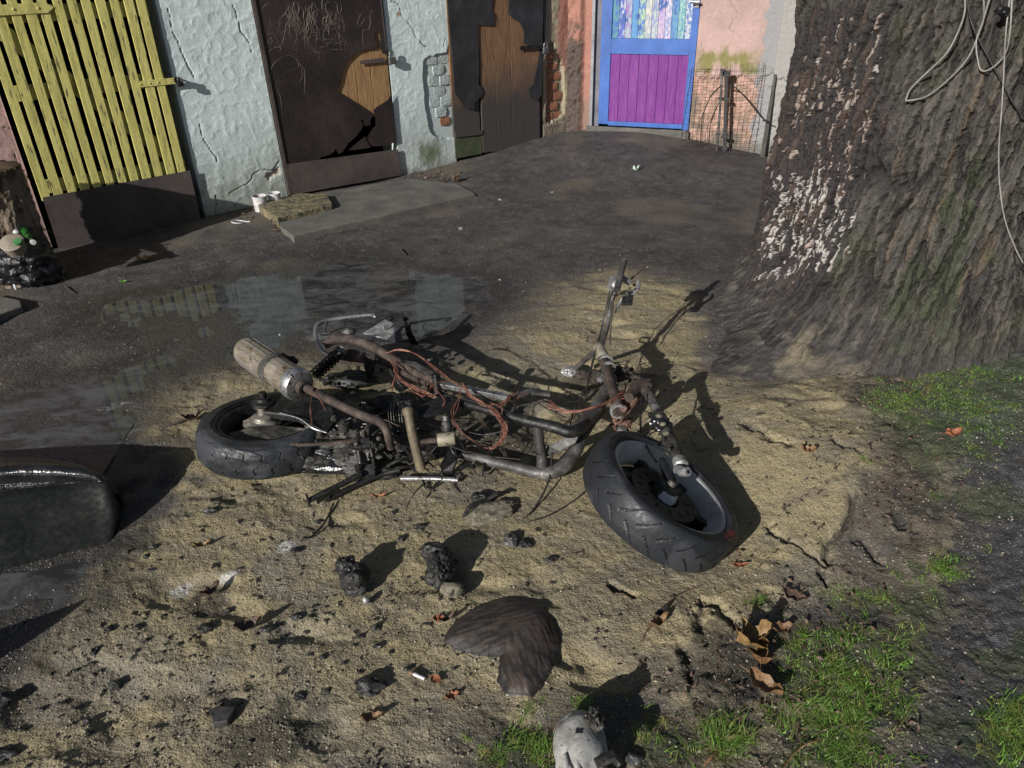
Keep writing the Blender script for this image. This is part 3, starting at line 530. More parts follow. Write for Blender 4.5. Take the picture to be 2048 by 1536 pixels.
m = MB(); m.prism([LWALL.pt(s, z, .022) for s, z in ((.527, 1.98), (.548, 1.98), (.584, .05), (.562, .05))], -LWALL.n*.03); m.prism([LWALL.pt(s, z, .016) for s, z in ((1.455, 1.98), (1.47, 1.98), (1.485, .95), (1.476, .95))], -LWALL.n*.006); build('edge_strip', m, M['rustplate'], d1, 0)
m = MB(); rs = np.random.RandomState(4)   # scratched scribbles: hair-thin raised scoring of bare metal
scr = [[(845, 60), (830, 100), (835, 140), (820, 190), (790, 190), (785, 250), (790, 310)], [(800, 110), (770, 165), (752, 150), (770, 90), (745, 80)], [(275, 360), (215, 410), (200, 460), (215, 510), (240, 518)], [(280, 360), (330, 355), (365, 385), (370, 430), (300, 460)], [(370, 400), (410, 440), (415, 520), (412, 600)], [(375, 385), (400, 470), (380, 530)],
       [(500, 540), (555, 585)], [(180, 255), (200, 240), (205, 270), (185, 280), (180, 255)], [(165, 155), (240, 160)], [(180, 340), (210, 310), (260, 300), (255, 330)], [(240, 560), (262, 640), (265, 720)], [(140, 60), (165, 30), (195, 15)], [(110, 100), (165, 102)], [(190, 100), (195, 160), (180, 220), (215, 215), (255, 300)]]
for k in range(46):
    x = rs.choice([300, 330, 345, 430, 455, 480, 440, 350, 560, 620]); y = rs.uniform(0, 120); q = [(x+rs.normal(0, 18), y)]
    for j in range(rs.randint(3, 8)): q.append((q[-1][0]+rs.normal(2, 16), q[-1][1]+rs.uniform(12, 60)))
    scr.append(q)
for k in range(16): x = rs.uniform(430, 600); y = rs.uniform(130, 330); scr.append([(x, y), (x+rs.uniform(20, 50), y+rs.normal(0, 8)), (x+rs.uniform(60, 110), y-rs.uniform(0, 25))])
for k in range(10):
    x = rs.uniform(280, 620); y = rs.uniform(20, 150); a = rs.uniform(12, 40); scr.append([(x+a*math.cos(w_)*.7, y+a*1.5*math.sin(w_)) for w_ in np.linspace(rs.uniform(0, 3), rs.uniform(4, 7), 8)])
for q in scr:
    P = smooth_path([LWALL.pt(*LWALL.px(x/3.2+480, y/3.2, .0145), .0145) for x, y in q], 4); m.tube(P, [.0004, .0011, .0008, .0003], 4, flat=1)
M['scratch'] = weathered('scratch_metal', [(.10, .08, .065), (.22, .18, .15), (.38, .34, .30)], 30, (.5, .7), 0, .2)
build('scribble', m, M['scratch'], d1, 0)
m = MB(); m.prism([LWALL.pt(s, z, .018) for s, z in (LWALL.px(*q, .018) for q in pxl([(768, 390), (925, 368), (928, 398), (770, 412)], 3.2, (480, 0)))], -LWALL.n*.004); build('hasp', m, M['rustplate'], d1, 0)
q = LWALL.px(480+980/3.2, 378/3.2, .028); padlock(LWALL, LWALL.pt(q[0]-.01, q[1]+.02, .030), LWALL.d, LWALL.n, 'square grey padlock hanging from the torn brown metal door', M['lock'], 1.35)
# scorched board door with felt remains
d2 = empty('board_door', LWALL.pt(2.48, .08, .02), 'scorched board door with torn black roofing felt remains', 'door')
for i, (s0, s1) in enumerate(((2.035, 2.165), (2.17, 2.296), (2.313, 2.462), (2.467, 2.625), (2.630, 2.775), (2.780, 2.935))):
    plank(d2, LWALL, s0, s1, .075 if i > 1 else .078, 1.98, .016 if i > 1 else .006, .022, M['burntwood'], ragged=.012)
fl = [(2.03, 1.98), (2.03, 1.25)]+cc_([(1378, 600), (1400, 630), (1440, 690), (1500, 705), (1505, 655), (1545, 620), (1560, 590), (1545, 560), (1530, 540), (1533, 420), (1525, 180), (1533, 158), (1600, 165), (1625, 160), (1630, 90), (1612, 60), (1622, 0)], .03)
fl += [(fl[-1][0], 1.98)]
m = MB(); m.prism([LWALL.pt(s, z, .026) for s, z in fl], -LWALL.n*.004); build('roofing_felt', m, M['dark'] if 0 else weathered('roofing_felt', [(.012, .012, .014), (.024, .024, .027), (.045, .045, .05)], 8, (.7, .9), 0, .8, .003, 120), d2, 0)
fr2 = cc_([(1722, 0), (1722, 85), (1750, 120), (1790, 140), (1815, 185), (1822, 215), (1815, 275), (1840, 290), (1938, 292)], .03); fr2 = [(fr2[0][0], 1.98)]+fr2+[(2.972, 1.25), (2.97, 1.98)]
m = MB(); m.prism([LWALL.pt(s, z, .026) for s, z in fr2], -LWALL.n*.004); build('roofing_felt', m, bpy.data.materials['roofing_felt'], d2, 0)
m = MB(); m.prism([LWALL.pt(s, z, .026) for s, z in cc_([(1920, 330), (1905, 420), (1880, 540), (1850, 570), (1860, 625), (1905, 650), (1935, 600), (1938, 330)], .03)], -LWALL.n*.004); build('roofing_felt', m, bpy.data.materials['roofing_felt'], d2, 0)
m = MB(); m.prism([LWALL.pt(s, z, .022) for s, z in cc_([(1378, 850), (1555, 835), (1555, 862), (1380, 880)], .025)], -LWALL.n*.015); build('cross_batten', m, M['burntwood'], d2, 0)
m = MB(); m.prism([LWALL.pt(s, z, .010) for s, z in cc_([(1382, 880), (1552, 862), (1548, 985), (1382, 1015)], .012)], -LWALL.n*.006); build('green_board', m, weathered('algae_board', [(.03, .04, .02), (.055, .07, .032), (.085, .095, .05)], 12, (.7, .9), 0, .5), d2, 0)
m = MB(); m.prism([LWALL.pt(s, z, .032) for s, z in (LWALL.px(*q, .032) for q in pxl([(1795, 296), (1945, 290), (1945, 312), (1795, 322)], 3.2, (480, 0)))], -LWALL.n*.004); build('hasp', m, M['blacksteel'], d2, 0)
plank(d2, LWALL, 2.985, 3.035, .83, 1.98, .014, .03, M['darkwood'], 'jamb')
q = LWALL.px(480+1955/3.2, 300/3.2, .035); padlock(LWALL, LWALL.pt(q[0], q[1], .036), LWALL.d, LWALL.n, 'silver shackled padlock on the scorched board door beside brick pier', M['lock'], 1.3)
# blue and purple door
d3 = empty('painted_door', PWALL.pt(-.7, .2), 'blue framed door with purple lower boards and multicoloured peeling upper boards', 'door')
def pbox(s0, s1, z0, z1, off, th, mat, name, par=d3, label=None, sm=0, bev=.002):
    m = MB(); m.box(PWALL.pt((s0+s1)/2, (z0+z1)/2, off-th/2), (s1-s0, th, z1-z0), A3(PWALL)); return build(name, m, mat, par, sm, label=label, bevel=bev)
pbox(-1.100, -1.010, .205, 2.12, -.012, .05, M['blue'], 'stile'); pbox(-.345, -.290, .185, 2.12, -.010, .05, M['blue'], 'stile'); pbox(-1.010, -.345, .785, .905, -.013, .045, M['blue'], 'rail'); pbox(-1.010, -.345, 1.98, 2.12, -.013, .045, M['blue'], 'rail'); pbox(-1.010, -.345, .195, .232, -.013, .045, M['blue'], 'rail')
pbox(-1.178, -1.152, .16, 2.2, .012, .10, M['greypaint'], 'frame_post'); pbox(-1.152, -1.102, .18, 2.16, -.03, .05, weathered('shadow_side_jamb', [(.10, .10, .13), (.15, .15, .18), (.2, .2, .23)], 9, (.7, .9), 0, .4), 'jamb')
for i in range(8): pbox(-1.008+i*.0829, -1.008+i*.0829+.0805, .233, .784, -.024+random.uniform(-.001, .001), .02, M['purple'], 'board')
def peeled(name, a, b, seed):
    t = NT(name); p = t.pos(False, (1, 1, .45)); n = t.noise(p, 38+seed, 5, .65); n2_ = t.noise(p, 12, 4, .6); c = t.mix(t.ramp(n, [(.47, 0.0), (.52, 1.0)]), a, b)
    c = t.mix(t.ramp(n2_, [(.56, 0.0), (.62, 1.0)]), c, (.05, .13, .42)); c = t.mix(1.0, c, (.72, .72, .72), 'MULTIPLY'); return t.out(c, .6, t.bump(n, .6, .002))
pal = [((.10, .30, .38), (.05, .16, .5)), ((.55, .58, .66), (.10, .14, .55)), ((.34, .22, .50), (.40, .50, .60)), ((.10, .28, .62), (.12, .35, .60)), ((.42, .60, .42), (.10, .22, .6)), ((.66, .64, .60), (.4, .45, .5)), ((.58, .64, .52), (.30, .35, .6)), ((.62, .50, .66), (.45, .35, .62)), ((.68, .60, .72), (.30, .36, .62)), ((.10, .26, .55), (.14, .35, .55)), ((.10, .35, .42), (.35, .55, .55)), ((.62, .66, .68), (.12, .22, .52))]
for i in range(12): pbox(-1.008+i*.0553, -1.008+i*.0553+.053, .906, 1.979, -.026+random.uniform(-.001, .001), .02, peeled('peeling_board_paint', *pal[i], i*3), 'board', label='board with flaking %s paint' % ['teal', 'white and blue', 'violet', 'blue', 'green', 'cream', 'pale green', 'pink', 'pale pink', 'sky blue', 'turquoise', 'white'][i])
m = MB(); m.tube([PWALL.px(*q) and PWALL.pt(*PWALL.px(*q, .05), .05) for q in ((1380, 3), (1396, 5), (1400, 4))], .011, 8); m.box(PWALL.pt(-.315, 1.20, .0), (.035, .01, .12), A3(PWALL)); build('door_handle', m, M['chrome'], d3)
m = MB(); m.prism([PWALL.pt(-1.20, .0, .0), PWALL.pt(-.28, .0, .0), PWALL.pt(-.28, .0, .03), PWALL.pt(-1.20, .0, .04)], (0, 0, .19)); build('sill', m, M['concrete'], d3, 0, bevel=.01, label=None)

# wire grid panel with its rod and shadow bar leaning on the pink wall
wp = empty('wire_panel', PWALL.pt(.0, 0, .08), 'rusty wire grid panel leaning on the mossy pink wall', 'wire panel')
def wl_(s, z): return PWALL.pt(s, z, .035+.10*(1-z/.72))
m = MB(); rs = np.random.RandomState(2)
for i in range(15): s = -.315+i*.0405; m.tube([wl_(s+rs.normal(0, .006), z) for z in np.linspace(-.02, .70+.004*i, 6)], .0013, 4, False)
for i in range(15): z = .02+i*.047; m.tube([wl_(s, z+.035*(s+.3)+rs.normal(0, .004)) for s in np.linspace(-.32, .27, 7)], .0013, 4, False)
build('wire_grid', m, M['ruststeel'], wp, 60)
m = MB(); m.tube([PWALL.pt(-.33, .0, .15), PWALL.pt(-.315, .40, .08), PWALL.pt(-.30, .70, .03)], .0022, 5); build('edge_wire', m, M['blacksteel'], wp); m = MB(); m.tube([PWALL.pt(.23, .0, .15), PWALL.pt(.262, .40, .08), PWALL.pt(.27, .74, .03)], .0022, 5); build('edge_wire', m, M['blacksteel'], wp)
wpt = lambda pts, off: [PWALL.pt(*PWALL.px(x, y, off), off) for x, y in pts]
cr3 = lambda pts: pxl(pts, 3.2, (1050, 0))
pst = empty('fence_post', PWALL.pt(.03, 0, .14), 'black plastic fence post with clips leaning in front of the wire panel', 'post')  # added dark shaft and clips stand in for the grey rod's shadow
m = MB(); a, b = wpt(cr3([(1290, 455), (1275, 1050)]), .13); m.box((a+b)/2, (.026, .022, np.linalg.norm(a-b)), (PWALL.d, PWALL.n, (b-a)/np.linalg.norm(b-a))); build('shaft', m, M['cable'], pst, 0)
for y, w in ((460, .07), (480, .06), (635, .06), (875, .055), (950, .05), (1052, .085)): c_ = wpt(cr3([(1288-(y-460)*.02, y)]), .13)[0]; m = MB(); m.box(c_, (w, .03, .022), A3(PWALL)); build('clip', m, M['cable'], pst, 0, bevel=.003)
pst2 = empty('grey_rod', PWALL.pt(-.03, 0, .14), 'thin grey metal rod standing left of the black fence post', 'rod')
m = MB(); m.tube(wpt(cr3([(1262, 440), (1252, 640), (1222, 1040)]), .16), .010, 8); build('shaft', m, M['ashsteel'], pst2)
for q in ((1266, 448), (1250, 630), (1235, 858), (1225, 1035)): m = MB(); m.box(wpt(cr3([q]), .16)[0], (.035, .02, .018), A3(PWALL)); build('clip', m, M['cable'], pst2, 0)
m = MB(); m.tube(smooth_path(wpt(cr3([(1258, 545), (1200, 600), (1160, 680), (1135, 760), (1125, 880), (1120, 990), (1135, 1040), (1120, 1075), (1095, 1090)]), .17)), .0045, 6); m.tube(smooth_path(wpt(cr3([(1258, 548), (1190, 620), (1150, 700), (1110, 800), (1098, 900), (1085, 1010), (1105, 1060), (1090, 1085)]), .165)), .0025, 5)
build('bent_hoop', m, M['cable'], pst)
m = MB(); m.tube(smooth_path(wpt(cr3([(1300, 545), (1340, 555), (1400, 610), (1450, 670), (1520, 755), (1580, 790)]), .12)), .005, 6); m.lathe(wpt(cr3([(1530, 770)]), .12)[0], (1, 0, 0), [(.008, -.01), (.012, 0), (.008, .01)], 8); build('bent_arm', m, M['blacksteel'], pst)
m = MB(); m.prism([PWALL.pt(.335, -.03, .10), PWALL.pt(.375, -.03, .10), PWALL.pt(.372, .66, .03), PWALL.pt(.352, .66, .03)], -PWALL.n*.014); build('lath', m, M['darkwood'], None, 0, label='grey wooden lath leaning against the cement corner', cat='lath')

# ------------------------------------------------------------------ the big tree
ang = np.concatenate([np.linspace(math.radians(150), math.radians(312), 700), np.linspace(math.radians(312), math.radians(150+360), 60)[1:]])   # fine where the yard sees it
zz = np.concatenate([np.linspace(-.25, 1.5, 620), 1.5+np.cumsum(.003*1.09**np.arange(52))]); AA, ZT = np.meshgrid(ang, zz)
def flare(A, z):
    b = .20-.16*sst(math.radians(244), math.radians(275), A)+.30*np.exp(-((A-math.radians(205))/.30)**2)+.20*np.exp(-((A-math.radians(232))/.22)**2)+0
    zc = np.maximum(z, -.05); return .83-.035*np.clip(z, 0, 5)+b*np.exp(-zc/.20)*1.05+.03*np.sin(A*5+1)+.02*np.sin(A*9+z)
R0 = flare(AA, ZT); arc = AA*.85; lean = -.17*ZT
u_ = arc*1.0+lean*.55; w1 = fbm(u_*1.0, ZT*.22, 9, 3, 201); du = (fbm(u_, ZT, 5, 3, 207)-.5)*.10+(fbm(u_, ZT, 16, 3, 209)-.5)*.035
du = du*.30+(fbm(arc, ZT, 70, 3, 215)-.5)*.014; qa, qb, qc = worley((u_+du)*21, ZT*2.3, 213); qa2, qb2, qc2 = worley((u_+du*.8)*52+3, ZT*7.5, 223)
f1 = qc; f2 = qc2; brk = .75+.5*fbm(u_, ZT, 12, 2, 217); fis = 1-sst(.02, .20, (qb-qa)*brk); fis2 = 1-sst(.02, .22, (qb2-qa2)*brk)
f3 = fbm(u_+du*.6, ZT*.5, 60, 3, 231)
low = sst(.30, .05, ZT)
disp = (-fis*.024-fis2*.010+(f1-.5)*.012+(f2-.5)*.008+(f3-.5)*.012+(fbm(arc, ZT*.6, 75, 3, 218, .65)-.5)*.016+(fbm((u_+du), ZT*.3, 24, 4, 219)-.5)*.020)*(1-.85*low)+low*(fbm(TREE[0]+R0*np.cos(AA), TREE[1]+R0*np.sin(AA)+ZT, 16, 5, 241, .62)-.5)*.07+(fbm(AA, ZT, 3, 2, 251)-.5)*.05
# one deep crease running down the middle of the visible side
def pixel_of(V):
    d = V-CP; w_ = d@FW; return 1024+F*(d@RT)/w_, 768-F*(d@UP)/w_
TV = lambda R: np.stack([TREE[0]+R*np.cos(AA)+.0*ZT, TREE[1]+R*np.sin(AA), ZT], -1)
V0 = TV(R0)
def region(pts, soft, n, amp):              # patch of the bark traced on the trunk: angle and height of each corner
    q = []
    for x, y in pts:
        d = ray(x, y); best = None; near = (9, 0)
        for tt in np.linspace(1.2, 5, 400):
            p_ = CP+d*tt; a_ = math.atan2(p_[1]-TREE[1], p_[0]-TREE[0]) % (2*math.pi); r_ = math.hypot(p_[0]-TREE[0], p_[1]-TREE[1])
            if r_ < flare(np.array(a_), np.array(p_[2])): best = (a_*.85, p_[2]); break
            near = min(near, (r_-float(flare(np.array(a_), np.array(p_[2]))), tt))
        if best is None: p_ = CP+d*near[1]; best = ((math.atan2(p_[1]-TREE[1], p_[0]-TREE[0]) % (2*math.pi)-.35)*.85, p_[2])
        q.append(best)
    return q
wob = (fbm(arc, ZT, 7, 4, 261)-.5)*.22
crease = region([(1870, 60), (1862, 180), (1850, 260), (1830, 330), (1812, 400), (1775, 440), (1768, 500)], 0, 0, 0); dcr = dline(arc+(f1-.5)*.06, ZT, crease); disp = disp-.045*np.exp(-(dcr/.010)**2)
crease2 = region([(2030, 430), (2046, 520), (2030, 640), (2020, 720)], 0, 0, 0); disp = disp-.04*np.exp(-(dline(arc+(f1-.5)*.05, ZT, crease2)/.009)**2)
crease3 = region([(1790, 20), (1782, 110)], 0, 0, 0); disp = disp-.03*np.exp(-(dline(arc+(f1-.5)*.04, ZT, crease3)/.008)**2)
char_ = sdf(arc, ZT, region([(1450, 640), (1530, 380), (1570, 200), (1605, 0), (1790, 0), (1790, 250), (1740, 420), (1700, 560), (1600, 720), (1430, 760)], 0, 0, 0))
flk = sdf(arc, ZT, region([(1545, 330), (1580, 160), (1640, 60), (1760, 30), (1760, 200), (1720, 440), (1700, 540), (1620, 560), (1510, 560)], 0, 0, 0))
flk2 = sdf(arc, ZT, region([(1560, 370), (1640, 330), (1730, 420), (1700, 520), (1600, 560), (1510, 540)], 0, 0, 0))
mossr = sdf(arc, ZT, region([(1850, 300), (1960, 330), (2000, 520), (1930, 660), (1850, 740), (1780, 760), (1760, 640), (1840, 520)], 0, 0, 0))
sandr = sdf(arc, ZT, region([(1560, 740), (1590, 640), (1660, 630), (1740, 690), (1720, 780), (1600, 800)], 0, 0, 0))
c = np.ones(AA.shape+(3,))*np.array([.066, .060, .054])*(.7+.6*qc[..., None]); c = lerp(c, [.14, .12, .10], sst(.5, .7, f3)*.7); c = lerp(c, [.075, .082, .045], sst(.45, .62, fbm(arc, ZT, 4, 4, 271))*.6)
c = lerp(c, [.19, .12, .06], sst(.80, .86, f2)*sst(.45, .6, w1)*.3)
ch = sst(.05, -.08, char_+wob); c = lerp(c, [.040, .033, .034], ch*.88); c = lerp(c, [.13, .080, .060], ch*sst(.82, .9, f2)*.45)
lowc = sst(.35, .12, ZT+(f3-.5)*.2); c = lerp(c, [.044, .039, .037], lowc*.85); c = c*(1-lowc*.45*sst(.45, .6, fbm(TREE[0]+R0*np.cos(AA)+ZT*.5, TREE[1]+R0*np.sin(AA)+ZT, 13, 4, 287)))[..., None]; c = lerp(c, [.20, .175, .15], lowc*sst(.52, .68, fbm(TREE[0]+R0*np.cos(AA), TREE[1]+R0*np.sin(AA)+ZT, 34, 4, 281))*.7)
c = lerp(c, [.05, .07, .025], .75*sst(.02, -.06, mossr+wob)*sst(.42, .6, fbm(arc, ZT*.5, 16, 4, 291))*.8)
c = lerp(c, [.27, .225, .145], sst(.05, -.06, sandr+wob*1.1)*sst(.42, .56, fbm(AA, ZT, 14, 3, 301))*.9)
wx, wy = (u_+du)*110, ZT*15; wb, ws_, wc = worley(wx+(fbm(arc, ZT, 60, 2, 311)-.5)*1.2, wy+(fbm(arc, ZT, 60, 2, 315)-.5), 321)
dens = .13+.40*sst(.06, -.06, flk2+wob*.4); fl_ = (wb < .44-.20*vnoise(wx*2, wy*2, 5))*(wc < dens)*(flk+wob*.3 < 0)
c = lerp(c, [.58, .54, .50], fl_*.92); c = lerp(c, [.36, .25, .19], fl_*(wc < .10)*.7); disp = disp+fl_*.005
c = lerp(c, [.012, .011, .011], np.clip(fis*1.0+fis2*.6, 0, 1)*(1-low)*.6*(1-fl_))
VT = TV(R0+disp); gzt = gz(VT[..., 0], VT[..., 1]); sdt = sdf(VT[..., 0], VT[..., 1], SAND); k1 = fbm(VT[..., 0], VT[..., 1]+ZT, 11, 4, 331)
bl = sst(.20, .02, ZT-gzt+(k1-.5)*.35); gcol = lerp(np.ones(AA.shape+(3,))*np.array([.060, .054, .050]), [.20, .17, .115], .45*sst(-.05, -.20, sdt+(k1-.5)*.6)); c = lerp(c, gcol*(.6+.8*fbm(VT[..., 0], VT[..., 1]+ZT, 40, 3, 335))[..., None], bl*.85); grid = VT.reshape(-1, 3)
tree = empty('old_tree', (TREE[0], TREE[1], 0), 'huge old tree trunk with charred flaking bark and mossy root flare', 'tree')
grid_obj('trunk', grid, len(zz), len(ang), M['bark'], np.concatenate([np.clip(c, .004, .9), np.ones(AA.shape+(1,))], -1).reshape(-1, 4), parent=tree)
ztop = float(zz[-1])
def limb(a_, el, L_, r_):
    m = MB(); p0 = np.array([TREE[0]+.2*math.cos(a_), TREE[1]+.2*math.sin(a_), ztop-.5]); d = np.array([math.cos(a_)*math.cos(el), math.sin(a_)*math.cos(el), math.sin(el)])
    m.tube(smooth_path([p0, p0+d*L_*.4, p0+d*L_*.7+np.array([0, 0, .2*L_]), p0+d*L_+np.array([.1, 0, .5*L_])], 6), [r_, r_*.8, r_*.6, r_*.35], 18); return build('limb', m, weathered('limb_bark', [(.05, .045, .038), (.10, .09, .075), (.16, .14, .12)], 9, (.8, 1), 0, 1, .01, 40, stretch=(1, 1, .3)) if 'limb_bark' not in bpy.data.materials else bpy.data.materials['limb_bark'], tree, 60)
for a_, el, L_, r_ in ((.3, 1.0, 2.4, .42), (2.2, 1.15, 2.2, .38), (4.5, 1.25, 2.2, .36)): limb(a_, el, L_, r_)
def on_tree(x, y, off=.02):
    d = ray(x, y)
    for tt in np.linspace(1.2, 5, 1500):
        p_ = CP+d*tt; a_ = math.atan2(p_[1]-TREE[1], p_[0]-TREE[0]) % (2*math.pi); r_ = math.hypot(p_[0]-TREE[0], p_[1]-TREE[1])
        if r_ < float(flare(np.array(a_), np.array(p_[2])))+off: return p_
    return CP+d*2.4
cr4 = lambda pts: pxl(pts, 1.92, (1400, 0))
for pts, r_, mt, lb in (([(1010, -60), (1018, 30), (1000, 100), (950, 200), (870, 280), (810, 340), (790, 385)], .0042, 'greycable', 'pale cable loop on the trunk hanging lowest toward the left'),
                        ([(790, 388), (870, 370), (960, 300), (1030, 220), (1070, 130), (1090, 60), (1085, -60)], .0042, 'greycable', 'pale cable rising from the loop end up to the right on the trunk'),
                        ([(1125, -50), (1090, 70), (1062, 150), (1065, 220), (1080, 270), (1120, 262), (1170, 210), (1190, 130), (1200, -50)], .0038, 'greycable', 'small U shaped cable loop near the top right of the trunk'),
                        ([(1195, -50), (1175, 120), (1168, 250), (1160, 400), (1148, 560), (1150, 700), (1170, 840), (1210, 950), (1240, 1010)], .0034, 'greycable', 'long thin cable hanging straight down the right side of the trunk'),
                        ([(1020, -40), (1040, 80), (1080, 170), (1140, 280), (1200, 390), (1260, 480)], .0034, 'cable', 'dark cable slanting down to the right across the trunk')):
    m = MB(); m.tube(smooth_path([on_tree(x, y, .03) for x, y in cr4(pts)], 8), r_*.72, 6); build('trunk_cable', m, M[mt], None, 60, lb, 'cable', 'cables nailed to the tree trunk')
m = MB(); c_ = on_tree(1400+1165/1.92, 22, .05); m.blob(c_, (.018, .018, .014), .4, 2, 3); build('cable_clamp', m, M['blacksteel'], None, 40, 'small dark clamp holding the cables high on the trunk', 'clamp')

# ------------------------------------------------------------------ the burnt scooter
base = at(930, 930, 0); sc = empty('burnt_scooter', base, 'burnt out motor scooter skeleton lying on its side on the sand', 'scooter')
def T(pts, n=6): return smooth_path([at(*p) for p in pts], n)
def tubep(name, pts, r, mat, par=sc, sides=12, label=None, n=6, flat=None):
    m = MB(); m.tube(T(pts, n), r, sides, flat=flat); return build(name, m, M[mat], par, 50, label)
def ortho(n):
    n = np.array(n, float); n /= np.linalg.norm(n); a = np.array([0, 0, 1.]) if abs(n[2]) < .9 else np.array([1., 0, 0]); e1 = np.cross(n, a); e1 /= np.linalg.norm(e1); return e1, np.cross(n, e1), n
def wheel(c, n, R, w, ri, nspoke, style, mats, label, tlabel, hubp=None, rot=0):
    e1, e2, n = ortho(n); c = np.array(c)
    def P(th, r, h): return c+(e1*math.cos(th)+e2*math.sin(th))*r+n*h
    m = MB()                                 # rim: barrel with two lips
    m.lathe(c, n, [(ri+.012, w*.40), (ri+.006, w*.43), (ri-.004, w*.41), (ri-.010, w*.33), (ri-.022, w*.18), (ri-.030, 0), (ri-.022, -w*.18), (ri-.010, -w*.33), (ri, -w*.43), (ri+.012, -w*.40), (ri+.004, -w*.2), (ri-.01, 0), (ri+.004, w*.2)], 96, closed=True)
    whl = build('wheel', m, mats[0], sc, 40, label)
    # tyre
    NTH, NP = 1100, 104; th = np.linspace(0, 2*math.pi, NTH, endpoint=False); ph = np.radians(np.linspace(-158, 158, NP)); TH_, PHI = np.meshgrid(th, ph)
    rc = (R+ri)/2; hr = (R-ri)/2; cs, sn = np.cos(PHI), np.sin(PHI); rr = rc+hr*np.sign(cs)*np.abs(cs)**.62; hh = w/2*np.sign(sn)*np.abs(sn)**.80
    s = hh/(w*.47); tread = (np.abs(s) < 1) & (cs > .12)
    if style == 0: N = 26; f = TH_*N/(2*math.pi)+np.where(s > 0, .5, 0)+1.5*np.abs(s)+.30*np.sin(np.abs(s)*7); g_ = (np.abs((f % 1)-.5) > .468)*(np.abs(s) > .10)*(np.abs(s) < .93)*((np.floor(f) % 3 != 1) | (np.abs(s) < .6))
    else: N = 24; f = TH_*N/(2*math.pi)+np.where(s > 0, .5, 0)-1.1*np.abs(s)**.7; k_ = np.floor(f) % 3; g_ = (np.abs((f % 1)-.5) > .470-.09*np.clip(.42-np.abs(s), 0, 1))*(np.abs(s) > .14)*(np.abs(s) < np.where(k_ == 0, .96, np.where(k_ == 1, .55, .75))); g_ = g_ | (np.abs(s-SG*.02) < .035)
    g_ = g_*tread
    d = -.0030*g_; ring = .0012*np.sin(np.clip((np.abs(PHI)-math.radians(95))/math.radians(40), 0, 1)*math.pi*4)*(np.abs(PHI) > math.radians(95))
    wob = (fbm(TH_*R, PHI*.2, 9, 3, 500+style)-.5)*(.010 if style == 0 else .004)+(fbm(TH_*R, PHI*.1, 42, 3, 510+style)-.5)*(.003 if style == 0 else .0008)
    X = c+(e1*np.cos(TH_)[..., None]+e2*np.sin(TH_)[..., None])*(rr+cs*(d+wob))[..., None]+n*(hh+sn*(d+ring+wob))[..., None]
    V = X.reshape(-1, 3); i = np.arange(NP-1)[:, None]*NTH+np.arange(NTH)[None, :]; j = np.arange(NP-1)[:, None]*NTH+(np.arange(NTH)[None, :]+1) % NTH; Fq = np.stack([i, j, j+NTH, i+NTH], -1).reshape(-1, 4)
    me = bpy.data.meshes.new('tyre'); mw = np.array(whl['_mw']).reshape(4, 4); me.vertices.add(len(V)); me.vertices.foreach_set('co', (V-mw[:3, 3]).astype(np.float32).ravel()); me.loops.add(Fq.size); me.loops.foreach_set('vertex_index', Fq.ravel().astype(np.int32))
    me.polygons.add(len(Fq)); me.polygons.foreach_set('loop_start', (np.arange(len(Fq))*4).astype(np.int32)); me.update(calc_edges=True); me.shade_smooth()
    a = me.color_attributes.new('col', 'FLOAT_COLOR', 'POINT'); k = (n3(V, 6, 7)-.5)*.9; gd = g_.astype(bool); gd = gd | np.roll(gd, 1, 1); kk = np.where(gd.ravel(), .05, 1.0)
    cc2 = np.array([.021, .023, .027])*(1+k[:, None])*kk[:, None]
    sh = sst(.52, .62, n3(V, 14, 3)); cc2 = cc2*(1-sh[:, None]*.0)+np.array([.07, .072, .078])*(sh*.32*kk)[:, None]
    if style == 0:                                  # far side of the rear tyre burnt to a rough black crust
        burn = sst(.02, .12, (V-c)@np.array([0, 1, 0])+(n3(V, 30, 5)-.5)*.1); cc2 = cc2*(1-.7*burn[:, None])
    else:                                           # faded red print on the sidewall
        th0 = math.atan2((on_ := (at(1459, 1037, .2)-c))@e2, on_@e1); dth = (TH_-th0+math.pi) % (2*math.pi)-math.pi
        txt = (np.abs(dth) < .17)*(PHI*SG > math.radians(76))*(PHI*SG < math.radians(98))*(fbm(TH_*R*1.0, PHI, 60, 2, 9) > .42); cc2 = np.where(txt.ravel()[:, None], [.38, .06, .045], cc2)
    a.data.foreach_set('color', np.concatenate([np.clip(cc2, .003, 1), np.ones((len(V), 1))], -1).astype(np.float32).ravel()); me.materials.append(M['rubbervc'])
    o = bpy.data.objects.new('tyre', me); COL.objects.link(o); o.parent = whl
    if tlabel: o['label'] = tlabel
    m = MB(); m.lathe(c, n, [(0, -.045), (.034, -.045), (.036, .03), (.030, .045), (.014, .05), (.010, .065), (0, .066)], 28); build('hub', m, mats[1], whl, 30)
    for k in range(nspoke):
        th_ = rot+2*math.pi*k/nspoke; m = MB(); q = [P(th_-.32, .030, 0), P(th_-.10, ri-.024, 0), P(th_+.10, ri-.024, 0), P(th_+.32, .030, 0)]; m.prism([x-n*.014 for x in q], n*.026); build('spoke', m, M['blacksteel'], whl, 0, bevel=.003)
    return whl, (e1, e2, n), P
t, a, c, r, g, g2 = vcol('rubber_tyre', .45, 320, bd=.0005); M['rubbervc'] = t.out(t.mix(.35, a.outputs[0], t.ramp(g, [(.3, .5), (.7, 1.0)]), 'MULTIPLY'), t.ramp(g2, [(.35, .36), (.65, .62)]), t.bump(g, .2, .001), 0, .35)
SG = 1
nr = np.array([.03, .12, 1.]); nr /= np.linalg.norm(nr); c_r = at(535, 838, .125)-nr*.055
